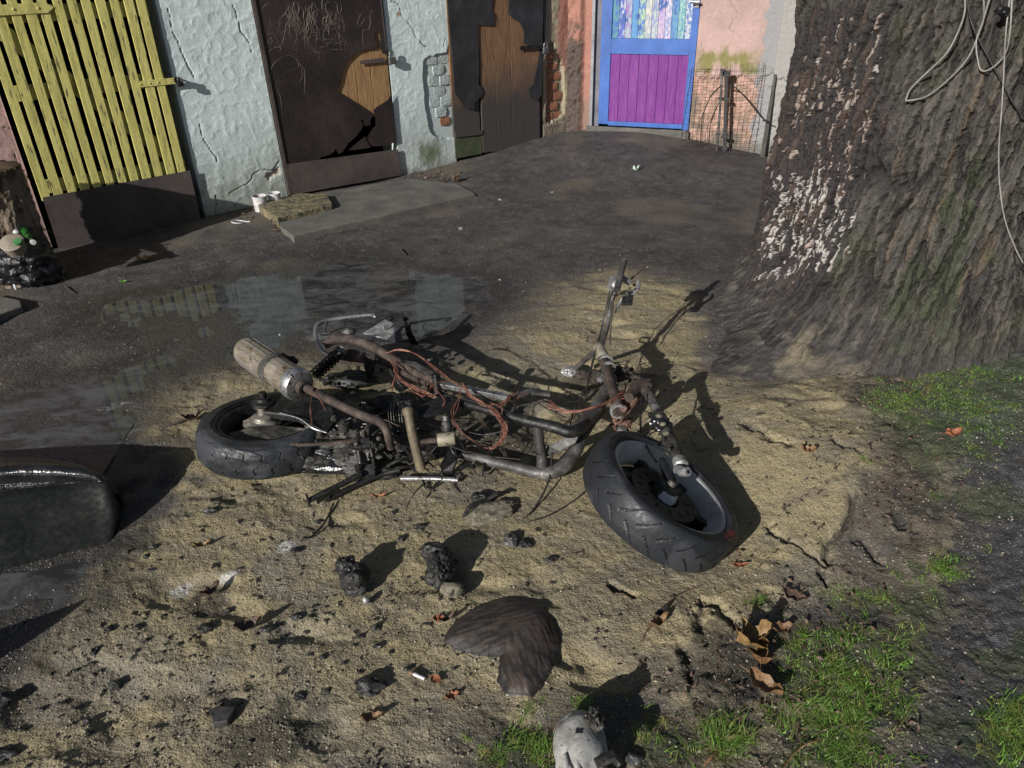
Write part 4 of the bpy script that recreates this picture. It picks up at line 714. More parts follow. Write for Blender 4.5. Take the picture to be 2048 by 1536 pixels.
wheel(c_r, nr, .243, .125, .160, 5, 0, (M['blacksteel'], M['engine']), 'rear wheel lying almost flat', 'rear tyre, burnt rough on its far side', rot=.5)
nf = np.array([.505, .016, .848]); nf /= np.linalg.norm(nf); top_f = at(1341, 971, .235); c_f = top_f-nf*.055+np.array([.004, .006, 0])
wheel(c_f, nf, .230, .120, .174, 6, 1, (M['rimf'] if 'rimf' in M else weathered('sooty_rim', [(.30, .29, .27), (.48, .47, .45), (.62, .61, .59)], 7, (.45, .8), .2, .5, .001, 90), M['engine']), 'front wheel tilted to the right', 'front tyre with scorched tread and faded red print', rot=.25)
# brake disc of the front wheel, with its slots
e1, e2, nn = ortho(nf); cd = c_f+nf*.012; m = MB(); pr = [(.050, .0), (.105, .0), (.105, .004), (.050, .004)]; m.lathe(cd, nf, pr, 60, closed=True)
mw_ = MB(); mw_.lathe(c_f, nf, [(.03, -.026), (.146, -.018), (.146, -.024), (.03, -.032)], 60, closed=True); m_web = mw_
disc = build('brake_disc', m, weathered('brown_disc', [(.04, .035, .026), (.07, .062, .046), (.12, .105, .08)], 8, (.5, .7), .4, .2), sc, 30)
build('wheel_web', m_web, bpy.data.materials['brown_disc'], sc, 30)
for k in range(12): th_ = k*math.pi/6; m = MB(); m.box(cd+(e1*math.cos(th_)+e2*math.sin(th_))*.08+nf*.0045, (.018, .007, .001), (e1*math.cos(th_)+e2*math.sin(th_), -e1*math.sin(th_)+e2*math.cos(th_), nf)); build('slot', m, M['dark'], disc, 0)
m = MB(); m.lathe(on_plane(1338, 985, c_f+nf*.035, nf), nf, [(0, .004), (.026, .004), (.030, -.008), (.030, -.02)], 24); build('hub_cap', m, M['white'], sc)
# rear hub and transmission arm
m = MB(); m.lathe(at(527, 838, .12), nr, [(0, .045), (.016, .045), (.018, .020), (.036, .014), (.040, 0), (.062, -.012), (.066, -.05)], 30); m.blob(at(522, 850, .10), (.06, .045, .03), .3, 2, 2, 3); build('rear_hub', m, weathered('rear_hub_casting', [(.06, .055, .045), (.20, .18, .15), (.42, .40, .35)], 26, (.3, .6), .4, .9, .003, 80), sc)
m = MB(); m.lathe(at(527, 800, .17), nr, [(0, .03), (.013, .03), (.013, .012), (.026, .010), (.028, 0), (.040, -.006), (.042, -.02)], 24); build('axle_nut', m, M['blacksteel'], sc)
m = MB(); m.prism([at(*p) for p in ((500, 800, .155), (545, 785, .16), (620, 795, .17), (680, 815, .17), (700, 850, .17), (640, 850, .165), (600, 832, .16), (520, 822, .155))], (0, 0, -.03)); build('transmission_arm', m, M['blacksteel'], sc, 0, bevel=.006)
m = MB(); m.prism([at(*p) for p in ((430, 880, .10), (500, 852, .13), (560, 850, .13), (640, 858, .14), (650, 880, .12), (560, 884, .12), (480, 884, .11))], (0, 0, -.02)); build('wheel_guard', m, M['engine'], sc, 0, bevel=.004)
# muffler
a = at(488, 698, .285); b = at(600, 772, .270); ax = (b-a)/np.linalg.norm(b-a); Lm = np.linalg.norm(b-a); Rm = .054
mb = MB(); prof = [(.0, -.002), (Rm*.55, -.002), (Rm*.82, .006), (Rm*.93, .016), (Rm, .03)]+[(Rm, .03+(Lm*.52-.03)*k/6) for k in range(1, 7)]; mb.lathe(a, ax, prof, 18); muf = build('muffler', mb, M['muffler'], sc, 12)
e1, e2, _ = ortho(ax)
mb = MB(); mb.lathe(a, ax, [(Rm*1.02, Lm*.52), (Rm*1.05, Lm*.53), (Rm*1.05, Lm*.60), (Rm*1.02, Lm*.61)], 40); build('clamp_band', mb, M['ashsteel'], muf, 40)
mb = MB(); mb.lathe(a, ax, [(Rm*.99, Lm*.60), (Rm*.99, Lm*.93), (Rm*.90, Lm*.95)], 18); build('muffler_can', mb, M['muffler'], muf, 12)
mb = MB(); mb.lathe(a, ax, [(Rm*.94, Lm*.90), (Rm*1.06, Lm*.91), (Rm*1.07, Lm*.97), (Rm*.95, Lm*1.0), (Rm*.5, Lm*1.01), (0, Lm*1.01)], 40); build('end_ring', mb, M['chrome'], muf, 40)
mb = MB(); mb.lathe(a, ax, [(.012, -.018), (.017, -.018), (.017, .005), (.012, .005)], 20, closed=True); build('tail_pipe', mb, M['ashsteel'], muf, 40)
for k in range(9): w_ = 2*math.pi*k/9; mb = MB(); p_ = a+(e1*math.cos(w_)+e2*math.sin(w_))*Rm*1.0; mb.tube([p_+ax*.03, p_+ax*Lm*.51], .0022, 5); build('rib', mb, M['chrome'], muf)
mb = MB(); mb.tube([a+ax*Lm*.56+np.array([.02, .05, .03]), a+ax*Lm*.56+np.array([.035, .075, .0])], .008, 8); mb.blob(a+ax*Lm*.6+np.array([.03, .07, .0]), (.03, .02, .02), .3, 2, 4, 2); build('hanger_lug', mb, M['blacksteel'], muf)
tubep('exhaust_pipe', [(598, 768, .27), (640, 790, .27), (690, 815, .265), (735, 835, .26), (758, 843, .25), (772, 858, .235), (778, 878, .20), (782, 895, .16)], [.015, .015, .0145, .0145, .0145, .014, .013, .013], 'ruststeel', sides=14)
m = MB(); m.lathe(at(606, 776, .27), ax, [(.014, -.01), (.024, -.01), (.024, .012), (.014, .012)], 20, closed=True); build('pipe_collar', m, M['ruststeel'], sc)
# shock absorber with spring
pa, pb = at(682, 703, .17), at(628, 752, .13); mb = MB(); mb.tube([pa, pb], .013, 12); build('shock_absorber', mb, M['blacksteel'], sc); sho = COL.objects[-1]
axs = (pb-pa)/np.linalg.norm(pb-pa); e1, e2, _ = ortho(axs); Ls = np.linalg.norm(pb-pa)
mb = MB(); mb.tube([pa+axs*Ls*(t_/108)+(e1*math.cos(t_/108*18*math.pi)+e2*math.sin(t_/108*18*math.pi))*.022 for t_ in range(109)], .0042, 6); build('spring', mb, M['blacksteel'], sc)
mb = MB(); mb.tube([pa-axs*.012+axs*.03*(t_/40)+(e1*math.cos(t_/40*6*math.pi)+e2*math.sin(t_/40*6*math.pi))*.023 for t_ in range(41)], .004, 6); build('spring_end', mb, M['chrome'], sc)
# rear subframe
tubep('seat_rail', [(648, 690, .20), (672, 678, .215), (706, 680, .22), (742, 692, .22), (782, 715, .22), (826, 742, .22), (868, 762, .22), (890, 772, .22)], [.018, .020, .019, .018, .015, .013, .012], 'ruststeel')
tubep('seat_rail', [(660, 708, .10), (710, 712, .10), (760, 722, .10), (820, 752, .11), (880, 782, .12)], .012, 'ruststeel')
m = MB(); m.prism([at(*p) for p in ((668, 702, .16), (705, 700, .165), (750, 712, .16), (752, 728, .14), (700, 724, .13), (665, 716, .13))], (0, 0, .004)); build('side_plate', m, M['ruststeel'], sc, 0)
m = MB(); m.prism([at(*p) for p in ((730, 700, .20), (748, 702, .20), (746, 740, .12), (738, 760, .06), (728, 735, .12))], (.006, 0, 0)); build('side_strut', m, M['blacksteel'], sc, 0)
def channel(name, pts, w, h, mat):
    P = [at(*p) for p in pts]; mb = MB()
    for p, q in zip(P[:-1], P[1:]):
        u = (q-p)/np.linalg.norm(q-p); sdir = np.cross(u, (0, 0, 1)); sdir /= np.linalg.norm(sdir); up = np.cross(sdir, u); L_ = np.linalg.norm(q-p)+.004; c0 = (p+q)/2
        mb.box(c0, (L_, w, .003), (u, sdir, up)); mb.box(c0+sdir*w/2-up*h/2, (L_, .003, h), (u, sdir, up)); mb.box(c0-sdir*w/2-up*h/2, (L_, .003, h), (u, sdir, up))
    return build(name, mb, M[mat], sc, 0)
channel('channel_rail', [(797, 722, .23), (828, 727, .235), (868, 752, .235)], .022, .012, 'ashsteel')
channel('channel_rail', [(878, 765, .24), (930, 775, .24), (990, 786, .24), (1015, 792, .24)], .020, .014, 'chrome')
channel('channel_rail', [(1012, 796, .235), (1060, 781, .24), (1100, 785, .24)], .018, .010, 'ashsteel')
tubep('thin_strut', [(822, 730, .22), (850, 748, .21), (862, 765, .2)], .003, 'ruststeel')
# grab rail
tubep('grab_rail', [(752, 634, .19), (742, 630, .20), (700, 634, .20), (655, 641, .20), (636, 649, .20), (631, 662, .19), (634, 684, .185), (645, 702, .17), (657, 710, .16)], .0085, 'chrome', sides=14)
m = MB(); m.lathe(at(750, 633, .192), at(752, 636, .19)-at(740, 629, .2), [(.0035, .004), (.0100, .004), (.0100, -.01)], 14); build('rail_end', m, M['chrome'], sc)
for p in (((655, 643, .2), (652, 665, .19), (668, 672, .19)), ((692, 636, .2), (690, 650, .19), (700, 662, .19)), ((640, 668, .18), (655, 670, .17), (672, 660, .18), (690, 655, .18))): tubep('bent_wire', p, .0022, 'blacksteel', sides=5)
def lump(name, px_, rad, mat, amp=.35, f=1.8, seed=0, sub=3, par=sc, label=None, cat=None, group=None, floor=None, ridge=True, sm=35):
    m = MB(); m.blob(at(*px_), rad, amp, f, seed, sub, floor, ridge=ridge); return build(name, m, M[mat], par, sm, label, cat, group)
lump('melted_clump', (698, 662, .2), (.035, .022, .016), 'ashsteel', seed=3)
m = MB(); m.prism([at(*p) for p in ((726, 668, .20), (748, 655, .21), (770, 641, .22), (790, 652, .21), (786, 672, .2), (768, 686, .19), (756, 676, .2), (740, 680, .19))], (.002, .002, .006)); m.box(at(775, 652, .225), (.04, .012, .018), ((.8, .5, .2), (-.5, .8, 0), (-.1, -.1, 1))); br = build('tail_bracket', m, M['alu'], sc, 0, bevel=.002)
lump('clamp', (782, 637, .2), (.012, .010, .010), 'blacksteel', seed=5, par=br)
m = MB(); m.prism([at(*p) for p in ((803, 622, .19), (812, 622, .19), (822, 665, .12), (840, 698, .03), (826, 698, .03), (812, 668, .12))], (.004, .0, .0)); build('sheet_fin', m, M['blacksteel'], sc, 0)
# main frame
tubep('floor_rail', [(902, 902, .055), (940, 912, .055), (990, 925, .055), (1040, 937, .052), (1075, 945, .05), (1105, 945, .055), (1132, 928, .07), (1152, 900, .09), (1166, 868, .115), (1185, 838, .145), (1205, 815, .17)], [.0165, .017, .0175, .0185, .020, .022, .024, .023, .021, .020, .020], 'ashsteel', sides=18, n=8)
tubep('floor_rail', [(860, 775, .18), (885, 792, .19), (920, 804, .20), (960, 815, .205), (1010, 830, .205), (1060, 843, .205), (1110, 855, .20), (1142, 864, .195), (1166, 850, .19), (1180, 826, .19), (1200, 808, .185)], [.014, .015, .0155, .016, .0165, .018, .019, .020, .021, .021, .021], 'blacksteel', sides=18, n=8)
tubep('cross_tube', [(1075, 852, .195), (1079, 885, .14), (1084, 920, .08), (1084, 945, .05)], [.0165, .0165, .018, .021], 'ashsteel', sides=16)
m = MB(); m.prism([at(*p) for p in ((1086, 912, .09), (1096, 895, .11), (1140, 874, .15), (1158, 872, .16), (1150, 888, .13), (1120, 905, .10), (1092, 914, .08))], (0, 0, .006)); build('gusset', m, M['ashsteel'], sc, 0, bevel=.002)
tubep('down_tube', [(1150, 862, .19), (1180, 832, .19), (1200, 805, .20), (1216, 780, .20), (1222, 755, .21)], [.022, .024, .023, .022, .022], 'ashsteel', sides=18)
m = MB(); m.prism([at(*p) for p in ((832, 815, .23), (868, 796, .235), (898, 792, .235), (920, 802, .23), (910, 815, .22), (868, 828, .22), (838, 834, .22))], (0, 0, -.012)); build('engine_mount', m, M['blacksteel'], sc, 0, bevel=.004)
m = MB(); m.tube([at(871, 752, .26), at(876, 790, .21)], .0125, 12); m.lathe(at(871, 752, .26), (0, 0, 1), [(0, .004), (.016, .004), (.016, -.004)], 12); build('seat_post', m, M['blacksteel'], sc)
m = MB(); m.box(at(1030, 813, .23), (.012, .010, .06)); build('tab', m, M['blacksteel'], sc, 0)
m = MB(); m.tube([at(816, 822, .25), at(822, 855, .21), at(830, 890, .15), at(842, 938, .07)], [.0155, .0155, .0165, .0165], 16); m.lathe(at(816, 822, .25), at(816, 822, .25)-at(822, 855, .21), [(.018, -.014), (.0195, -.006), (.0195, .004), (.016, .010), (.008, .012), (0, .012)], 18)
build('engine_cradle_tube', m, weathered('heat_stained_tube', [(.08, .055, .035), (.16, .13, .085), (.24, .20, .13)], 16, (.5, .8), .3, .6, .002, 90), sc)
tubep('cradle_bar', [(838, 885, .155), (858, 882, .155), (880, 880, .155)], [.009, .009, .011], 'ruststeel')
m = MB(); m.lathe(at(876, 880, .15), at(916, 876, .155)-at(876, 880, .15), [(0, 0), (.021, 0), (.0225, .004), (.0225, .052), (.021, .056), (0, .056)], 24); build('canister', m, weathered('scorched_canister', [(.18, .16, .11), (.30, .27, .20), (.42, .38, .29)], 12, (.5, .7), .3, .4), sc)
m = MB(); m.lathe(at(894, 862, .15), at(892, 835, .19)-at(894, 862, .15), [(.016, 0), (.017, .03), (.012, .034), (.012, .05), (0, .05)], 18); build('coil', m, M['ashsteel'], sc)
m = MB(); m.prism([at(*p) for p in ((880, 935, .06), (898, 902, .08), (912, 898, .08), (915, 925, .06), (905, 948, .03), (884, 948, .03))], (0, 0, .012)); build('lower_mount', m, M['blacksteel'], sc, 0, bevel=.003)
tubep('skid_pipe', [(802, 957, .03), (850, 957, .03), (880, 958, .03), (916, 960, .028)], .0085, 'chrome')
tubep('hook_wire', [(845, 958, .03), (852, 975, .02), (864, 976, .02), (880, 962, .03)], .004, 'blacksteel', sides=6)
for yy, zz_ in ((925, .05), (940, .035)): tubep('cooling_strap', [(772, yy+8, zz_), (795, yy-4, zz_+.02), (825, yy-8, zz_+.01)], .009, 'engine', sides=8, flat=.35)
tubep('footrest_tab', [(974, 915, .06), (968, 935, .05), (962, 952, .03)], .005, 'blacksteel', sides=6)
# engine
lump('crankcase', (690, 868, .11), (.115, .075, .055), 'engine', .28, 2.2, 11, 4)
lump('crankcase_cover', (655, 845, .14), (.075, .05, .035), 'engine', .3, 2, 12, 4)
lump('cylinder_head', (745, 885, .10), (.06, .05, .05), 'engine', .4, 2.6, 13, 4)
m = MB()
for p, r_, h in (((688, 850, .19), .016, .02), ((668, 838, .18), .010, .014), ((712, 868, .18), .012, .016), ((640, 862, .16), .010, .012), ((735, 858, .18), .009, .02)): m.lathe(at(*p), (.15, -.1, 1), [(0, h), (r_*.45, h), (r_*.5, h*.7), (r_, h*.6), (r_*1.1, 0), (r_*1.1, -.02)], 16)
build('bolt_heads', m, M['engine'], sc, kind='stuff')
for k in range(9): m = MB(); c0 = at(778+k*5.2, 828-k*.5, .16); m.box(c0, (.0022, .07, .05), ((1, .1, 0), (-.1, 1, 0), (0, 0, 1))); build('cooling_fin', m, M['alu'] if k % 3 else M['engine'], sc, 0)
m = MB(); m.prism([at(*p) for p in ((665, 900, .12), (690, 893, .125), (738, 900, .12), (735, 930, .07), (700, 938, .06), (668, 918, .08))], (0, 0, -.02)); build('sump', m, M['ashsteel'], sc, 0, bevel=.005)
m = MB(); m.prism([at(*p) for p in ((560, 935, .035), (600, 905, .07), (660, 905, .08), (720, 940, .05), (740, 948, .03), (650, 950, .02), (585, 946, .015))], (0, 0, .016)); build('air_box_base', m, M['gloss'], sc, 0, bevel=.005)
lump('melted_plastic', (620, 925, .05), (.08, .03, .03), 'char', .35, 2, 15, 4)
lump('melted_plastic', (780, 805, .05), (.08, .05, .03), 'char', .4, 2.2, 16, 4)
lump('melted_plastic', (700, 760, .05), (.10, .06, .03), 'char', .35, 1.8, 17, 4)
lump('melted_plastic', (830, 905, .05), (.09, .05, .03), 'char', .35, 1.8, 18, 4)
lump('melted_plastic', (745, 945, .03), (.10, .03, .03), 'char', .35, 1.8, 19, 4)
m = MB(); m.prism([at(*p) for p in ((565, 815, .19), (630, 800, .2), (660, 800, .2), (672, 838, .18), (655, 862, .17), (600, 842, .18))], (0, 0, -.012)); build('belt_cover', m, M['blacksteel'], sc, 0, bevel=.004)
tubep('cover_seam', [(560, 826, .19), (600, 838, .195), (625, 856, .185), (655, 866, .17)], .0022, 'chrome', sides=5)
# kick lever, centre stand
tubep('kick_lever', [(583, 888, .16), (610, 889, .165), (650, 887, .17), (690, 884, .175), (712, 880, .175)], [.0075, .009, .0085, .010, .012], 'ruststeel', flat=.6)
m = MB(); m.prism([at(*p) for p in ((695, 880, .18), (715, 873, .185), (740, 875, .185), (742, 890, .17), (722, 896, .165), (702, 893, .17))], (0, 0, -.014)); build('lever_pivot', m, M['blacksteel'], sc, 0, bevel=.003)
st = empty('centre_stand', at(720, 950, .03)); st.parent = sc; st['_mw'] = [1, 0, 0, at(720, 950, .03)[0], 0, 1, 0, at(720, 950, .03)[1], 0, 0, 1, .03, 0, 0, 0, 1]; st.location = tuple(at(720, 950, .03)-base)
tubep('leg', [(618, 1001, .045), (650, 985, .055), (690, 965, .06), (722, 948, .07)], [.009, .010, .010, .011], 'blacksteel', st)
m = MB(); m.box(at(616, 1000, .045), (.006, .030, .034), ((.9, .45, 0), (-.45, .9, 0), (0, 0, 1))); build('foot', m, M['blacksteel'], st, 0, bevel=.002)
tubep('leg', [(716, 895, .13), (720, 918, .10), (722, 940, .07)], .009, 'blacksteel', st); tubep('leg', [(742, 897, .13), (746, 918, .10), (750, 935, .07)], .007, 'blacksteel', st)
m = MB(); m.prism([at(*p) for p in ((710, 938, .07), (750, 930, .075), (752, 952, .05), (722, 960, .045))], (0, 0, .01)); build('bracket', m, M['blacksteel'], st, 0, bevel=.003)
tubep('leg', [(656, 1000, .02), (700, 976, .03), (760, 950, .04), (800, 940, .05)], .008, 'blacksteel', st); m = MB(); m.box(at(655, 992, .035), (.018, .012, .04)); build('stop', m, M['blacksteel'], st, 0, bevel=.003)
# steering column, bars
tubep('head_tube', [(1205, 718, .22), (1214, 740, .225), (1222, 768, .225), (1232, 800, .22), (1238, 830, .20)], [.017, .019, .017, .020, .020], 'ruststeel', sides=16)
m = MB(); a_, b_ = at(1196, 692, .215), at(1212, 722, .22); m.tube([a_, (a_+b_)/2, b_], .021, 16); build('handlebar_clamp', m, weathered('scorched_clamp', [(.20, .15, .10), (.38, .33, .26), (.52, .49, .43)], 20, (.5, .8), .3, .6), sc)
for p, r_ in (((1212, 722, .222), .026), ((1218, 735, .225), .024), ((1236, 822, .21), .027)): m = MB(); axh = at(1214, 735, .22)-at(1205, 712, .22); m.lathe(at(*p), axh, [(r_*.7, -.007), (r_, -.006), (r_, .006), (r_*.7, .007)], 22, closed=True); build('bearing_ring', m, M['alu'], sc)
lump('melted_head_shroud', (1207, 752, .20), (.032, .030, .025), 'ashsteel', .35, 2.2, 21, 4); lump('melted_head_shroud', (1240, 748, .18), (.034, .030, .030), 'ruststeel', .6, 3.2, 22, 4, label='spiky scorched wreckage of the front shroud')
tubep('handlebar', [(1202, 700, .215), (1206, 680, .235), (1214, 655, .27), (1219, 630, .305), (1222, 605, .34), (1230, 585, .375), (1238, 560, .41), (1249, 520, .475)], [.0095, .0095, .0095, .0095, .009, .0095, .0105, .0105], 'ashsteel', sides=14)
tubep('handlebar', [(1198, 698, .21), (1184, 708, .17), (1168, 722, .12), (1152, 736, .08)], .0105, 'ashsteel', sides=14)
lump('melted_grip', (1140, 743, .05), (.038, .026, .022), 'alu', .3, 2, 23, 4); lump('grip_remains', (1164, 750, .04), (.026, .018, .018), 'ruststeel', .6, 3, 24, 3)
m = MB(); q = [at(*p) for p in ((1176, 672, .24), (1194, 676, .24), (1192, 687, .23), (1174, 683, .23))]
for p_, q_ in zip(q, q[1:]+q[:1]): m.tube([p_, q_], .0035, 6)
build('bar_bracket', m, M['ruststeel'], sc); tubep('bracket_wire', [(1208, 690, .23), (1214, 668, .25), (1222, 640, .28)], .0028, 'ruststeel', sides=5)
m = MB(); m.tube([at(1234, 580, .40), at(1240, 555, .425), at(1249, 519, .48)], .0125, 14); build('throttle_tube', m, M['ashsteel'], sc)
lv = at(1232, 566, .40); m = MB(); m.tube(T([(1218, 578, .38), (1224, 562, .395), (1234, 556, .40), (1248, 558, .40), (1258, 566, .395)]), [.010, .014, .014, .013, .010], 12); m.blob(at(1230, 570, .39), (.018, .018, .018), .4, 2, 31, 3); build('lever_perch', m, M['alu'], sc)
m = MB(); m.tube(T([(1276, 562, .39), (1277, 572, .38), (1270, 582, .37), (1258, 590, .36), (1248, 596, .35)]), [.006, .009, .010, .009, .006], 10, flat=.6); build('brake_lever', m, M['alu'], sc)
m = MB(); m.blob(at(1252, 588, .365), (.020, .020, .014), .5, 2.2, 32, 3, ridge=True); build('switch_remains', m, M['engine'], sc, 35)
m = MB(); m.prism([at(*p) for p in ((1246, 590, .36), (1268, 588, .36), (1264, 612, .33), (1242, 612, .33))], (0, 0, .01)); build('master_cylinder', m, M['blacksteel'], sc, 0, bevel=.003)
tubep('cable_stub', [(1262, 558, .39), (1280, 543, .41), (1303, 521, .44)], [.004, .003, .0025], 'ruststeel', sides=6)
tubep('cable', [(1222, 575, .38), (1214, 605, .34), (1204, 650, .26), (1195, 690, .22), (1185, 730, .2), (1175, 770, .2), (1152, 812, .16), (1140, 850, .12)], .0022, 'cable', sides=6); tubep('cable', [(1226, 580, .38), (1212, 618, .33), (1202, 670, .25), (1188, 710, .22), (1176, 760, .18), (1172, 800, .15)], .0020, 'cable', sides=6)
tubep('twisted_cable', [(1226, 585, .37), (1226, 612, .34), (1222, 640, .30), (1221, 660, .27), (1220, 690, .23)], .0035, 'ruststeel', sides=6)
tubep('lever_stub', [(1244, 597, .35), (1238, 610, .33), (1230, 626, .31)], [.005, .006, .003], 'alu', sides=8)
# fork
fp = lambda x, y, o=.085: on_plane(x, y, c_f+nf*o, nf)
cr_ = fp(1290, 775)
m = MB(); m.tube([fp(1258, 795, .06), fp(1270, 778, .07), fp(1284, 770, .085), fp(1296, 776, .085)], [.016, .022, .026, .024], 16); m.blob(fp(1278, 782, .07), (.030, .022, .022), .25, 2, 41, 3); crown = build('fork_crown', m, M['ruststeel'], sc, 45)
rusty = weathered('orange_rust_casting', [(.08, .04, .028), (.20, .11, .075), (.34, .21, .15)], 26, (.6, .9), .1, .9, .003, 90)
M['rusty'] = rusty
m = MB(); m.tube(T([(1232, 835, .17), (1236, 810, .19), (1246, 800, .20), (1262, 795, .205), (1270, 780, .21)]), [.014, .020, .024, .020, .016], 12); m.blob(at(1248, 806, .195), (.032, .030, .026), .35, 2.4, 42, 4); m.blob(at(1236, 840, .16), (.018, .020, .016), .35, 2, 43, 3); m.blob(at(1262, 788, .215), (.016, .012, .012), .3, 2, 44, 3)
m.tube(T([(1240, 838, .18), (1256, 822, .2), (1268, 806, .21), (1276, 792, .215)]), [.006, .008, .009, .008], 8); cal = build('brake_caliper', m, rusty, sc, 45)
for x, y, z, r_ in ((1247, 817, .222, .011), (1232, 836, .185, .008), (1258, 778, .225, .008)): m = MB(); m.lathe(at(x, y, z), (.1, -.5, .85), [(r_*.55, .003), (r_, .003), (r_*1.1, -.006), (r_*1.1, -.016)], 16); m.lathe(at(x, y, z), (.1, -.5, .85), [(0, -.004), (r_*.55, -.004), (r_*.55, .003)], 16); build('piston', m, rusty, cal)
lump('caliper_bracket', (1250, 852, .14), (.022, .020, .018), 'rusty', .5, 2.4, 45, 3)
m = MB(); m.lathe(at(1242, 868, .12), (0.15, -.2, 1), [(0, .03), (.014, .03), (.017, .022), (.018, -.02)], 18); build('axle_spacer', m, M['ashsteel'], sc)
legp = [fp(1292, 778), fp(1303, 800), fp(1316, 826), fp(1328, 850), fp(1338, 878), fp(1350, 905), fp(1362, 935)]
m = MB(); m.tube(legp[:4], [.0155, .0155, .0155], 16); build('fork_tube', m, M['ashsteel'], sc)
m = MB(); m.tube(smooth_path(legp[2:], 4), [.017, .021, .019, .021, .022, .020, .018], 18); build('fork_slider', m, M['engine'], sc)
lump('melted_boot', (1322, 848, .265), (.032, .028, .024), 'gloss', .35, 2.2, 46, 4); lump('boot_shred', (1302, 842, .25), (.018, .012, .010), 'sandlump', .5, 2.5, 47, 3)
for i, (x, y) in enumerate(((1326, 848), (1318, 832), (1332, 866))): m = MB(); m.blob(fp(x, y, .112), (.010, .008, .006), .3, 2, 50+i, 2); build('ash_spot', m, M['sandlump'], sc)
e1, e2, nn = ortho(nf); ex = fp(1370, 944, .10)
m = MB(); m.lathe(ex, nf*.6+np.array([.35, -.75, .1]), [(.0055, .012), (.0125, .012), (.0135, .006), (.0135, -.012), (.010, -.02)], 22); m.tube([fp(1350, 938, .085), fp(1362, 940, .09), ex], [.012, .013, .010], 12); m.lathe(fp(1361, 928, .088), legp[-1]-legp[-2], [(.015, -.02), (.021, -.016), (.021, .010), (.012, .016)], 18); build('axle_lug', m, M['alu'], sc)
m = MB(); m.tube([fp(1322, 918, .06), fp(1330, 935, .055), fp(1342, 962, .05), fp(1350, 975, .05)], [.009, .014, .016, .010], 12); build('speedometer_drive', m, M['gloss'], sc)
tubep('brake_cable', [(1284, 790, .28), (1281, 830, .26), (1282, 862, .25), (1290, 885, .25), (1303, 910, .25), (1314, 925, .24)], .0035, 'blacksteel', sides=8)
tubep('brake_cable', [(1310, 858, .26), (1330, 856, .25), (1290, 870, .2), (1270, 872, .19)], .002, 'cable', sides=5)
tubep('rim_bead', [(1478-6, 960, .19), (1468, 985, .18), (1462, 1005, .17)], .0, 'blacksteel') if 0 else None
# wiring
rs = np.random.RandomState(12)
def wires(name, pts, n, spread, r=.0011, mat='copper', fray=0.0, label=None):
    mb = MB()
    for k in range(n):
        q = [at(*p)+rs.normal(0, spread*(1+(fray if i in (0, len(pts)-1) else 0)), 3)*np.array([1, 1, .7]) for i, p in enumerate(pts)]
        mb.tube(smooth_path(q, 5), r*rs.uniform(.8, 1.4), 5)
    return build(name, mb, M[mat], sc, 60, label, kind='stuff' if n > 1 else None)
wires('copper_wires', [(772, 706, .26), (800, 700, .27), (835, 708, .27), (868, 735, .27), (900, 760, .265), (925, 775, .26)], 3, .0025, .0014)
wires('copper_wires', [(788, 720, .25), (792, 740, .24), (800, 756, .23), (820, 772, .22), (845, 782, .22), (862, 790, .22)], 7, .005, .0012, fray=1.2)
wires('copper_wires', [(826, 775, .2), (840, 788, .2), (855, 790, .2), (862, 776, .2), (866, 762, .22)], 6, .008, .0012, fray=1)
wires('copper_wires', [(796, 750, .23), (786, 768, .2), (782, 780, .19)], 4, .005, .0010, fray=1)
wires('copper_wires', [(925, 770, .265), (940, 790, .25), (965, 805, .24), (992, 822, .235), (1004, 848, .22), (1006, 870, .2), (996, 890, .18)], 6, .004, .0013)
wires('copper_wires', [(924, 772, .26), (918, 795, .24), (908, 820, .22), (908, 842, .2), (922, 862, .17), (944, 880, .14), (965, 895, .11), (985, 896, .11), (1000, 880, .13)], 3, .0035, .0012)
wires('copper_wires', [(990, 818, .235), (1005, 805, .245), (1020, 795, .25), (1038, 782, .25)], 8, .007, .0011, fray=1.2, label='frayed brush of bright copper strands')
wires('copper_wires', [(992, 825, .23), (1000, 835, .22), (1010, 860, .19), (1004, 885, .15)], 8, .007, .0010, fray=.6)
wires('copper_wires', [(1096, 808, .22), (1120, 820, .22), (1150, 823, .22), (1190, 815, .23), (1222, 802, .235), (1246, 790, .24)], 9, .0032, .0013, fray=1.6)
wires('copper_wires', [(885, 812, .23), (890, 800, .24), (870, 770, .26), (905, 760, .26)], 3, .004, .001)
wires('copper_wires', [(626, 770, .29), (624, 800, .28), (622, 825, .26), (625, 852, .2)], 2, .002, .0013)
wires('copper_wires', [(626, 775, .29), (640, 800, .27), (652, 822, .24)], 1, .002, .0012)
wires('steel_wires', [(1150, 760, .12), (1190, 745, .2), (1225, 730, .22), (1240, 735, .2), (1262, 760, .18)], 10, .012, .0009, 'ruststeel', fray=1)
wires('steel_wires', [(1205, 735, .2), (1235, 760, .19), (1250, 740, .2), (1260, 725, .2)], 10, .010, .0009, 'ruststeel', fray=1)
wires('black_wires', [(782, 745, .2), (804, 775, .15), (806, 800, .15)], 5, .008, .0009, 'blacksteel')
wires('black_wires', [(940, 880, .1), (985, 890, .1), (1005, 900, .08), (1020, 930, .03)], 6, .007, .0009, 'ruststeel', fray=1)
wires('black_wires', [(958, 830, .22), (970, 850, .19), (985, 880, .1), (975, 910, .08)], 4, .007, .0009, 'ruststeel')
tubep('cable', [(855, 922, .06), (890, 955, .03), (920, 985, .012), (950, 1018, .01)], .003, 'cable', sides=6)
tubep('cable', [(1104, 905, .1), (1100, 950, .06), (1085, 990, .03), (1062, 1025, .015), (1035, 1048, .01)], .0032, 'cable', sides=6)
tubep('cable', [(1190, 965, .02), (1150, 1000, .012), (1100, 1030, .012), (1045, 1048, .012)], .003, 'cable', sides=6)
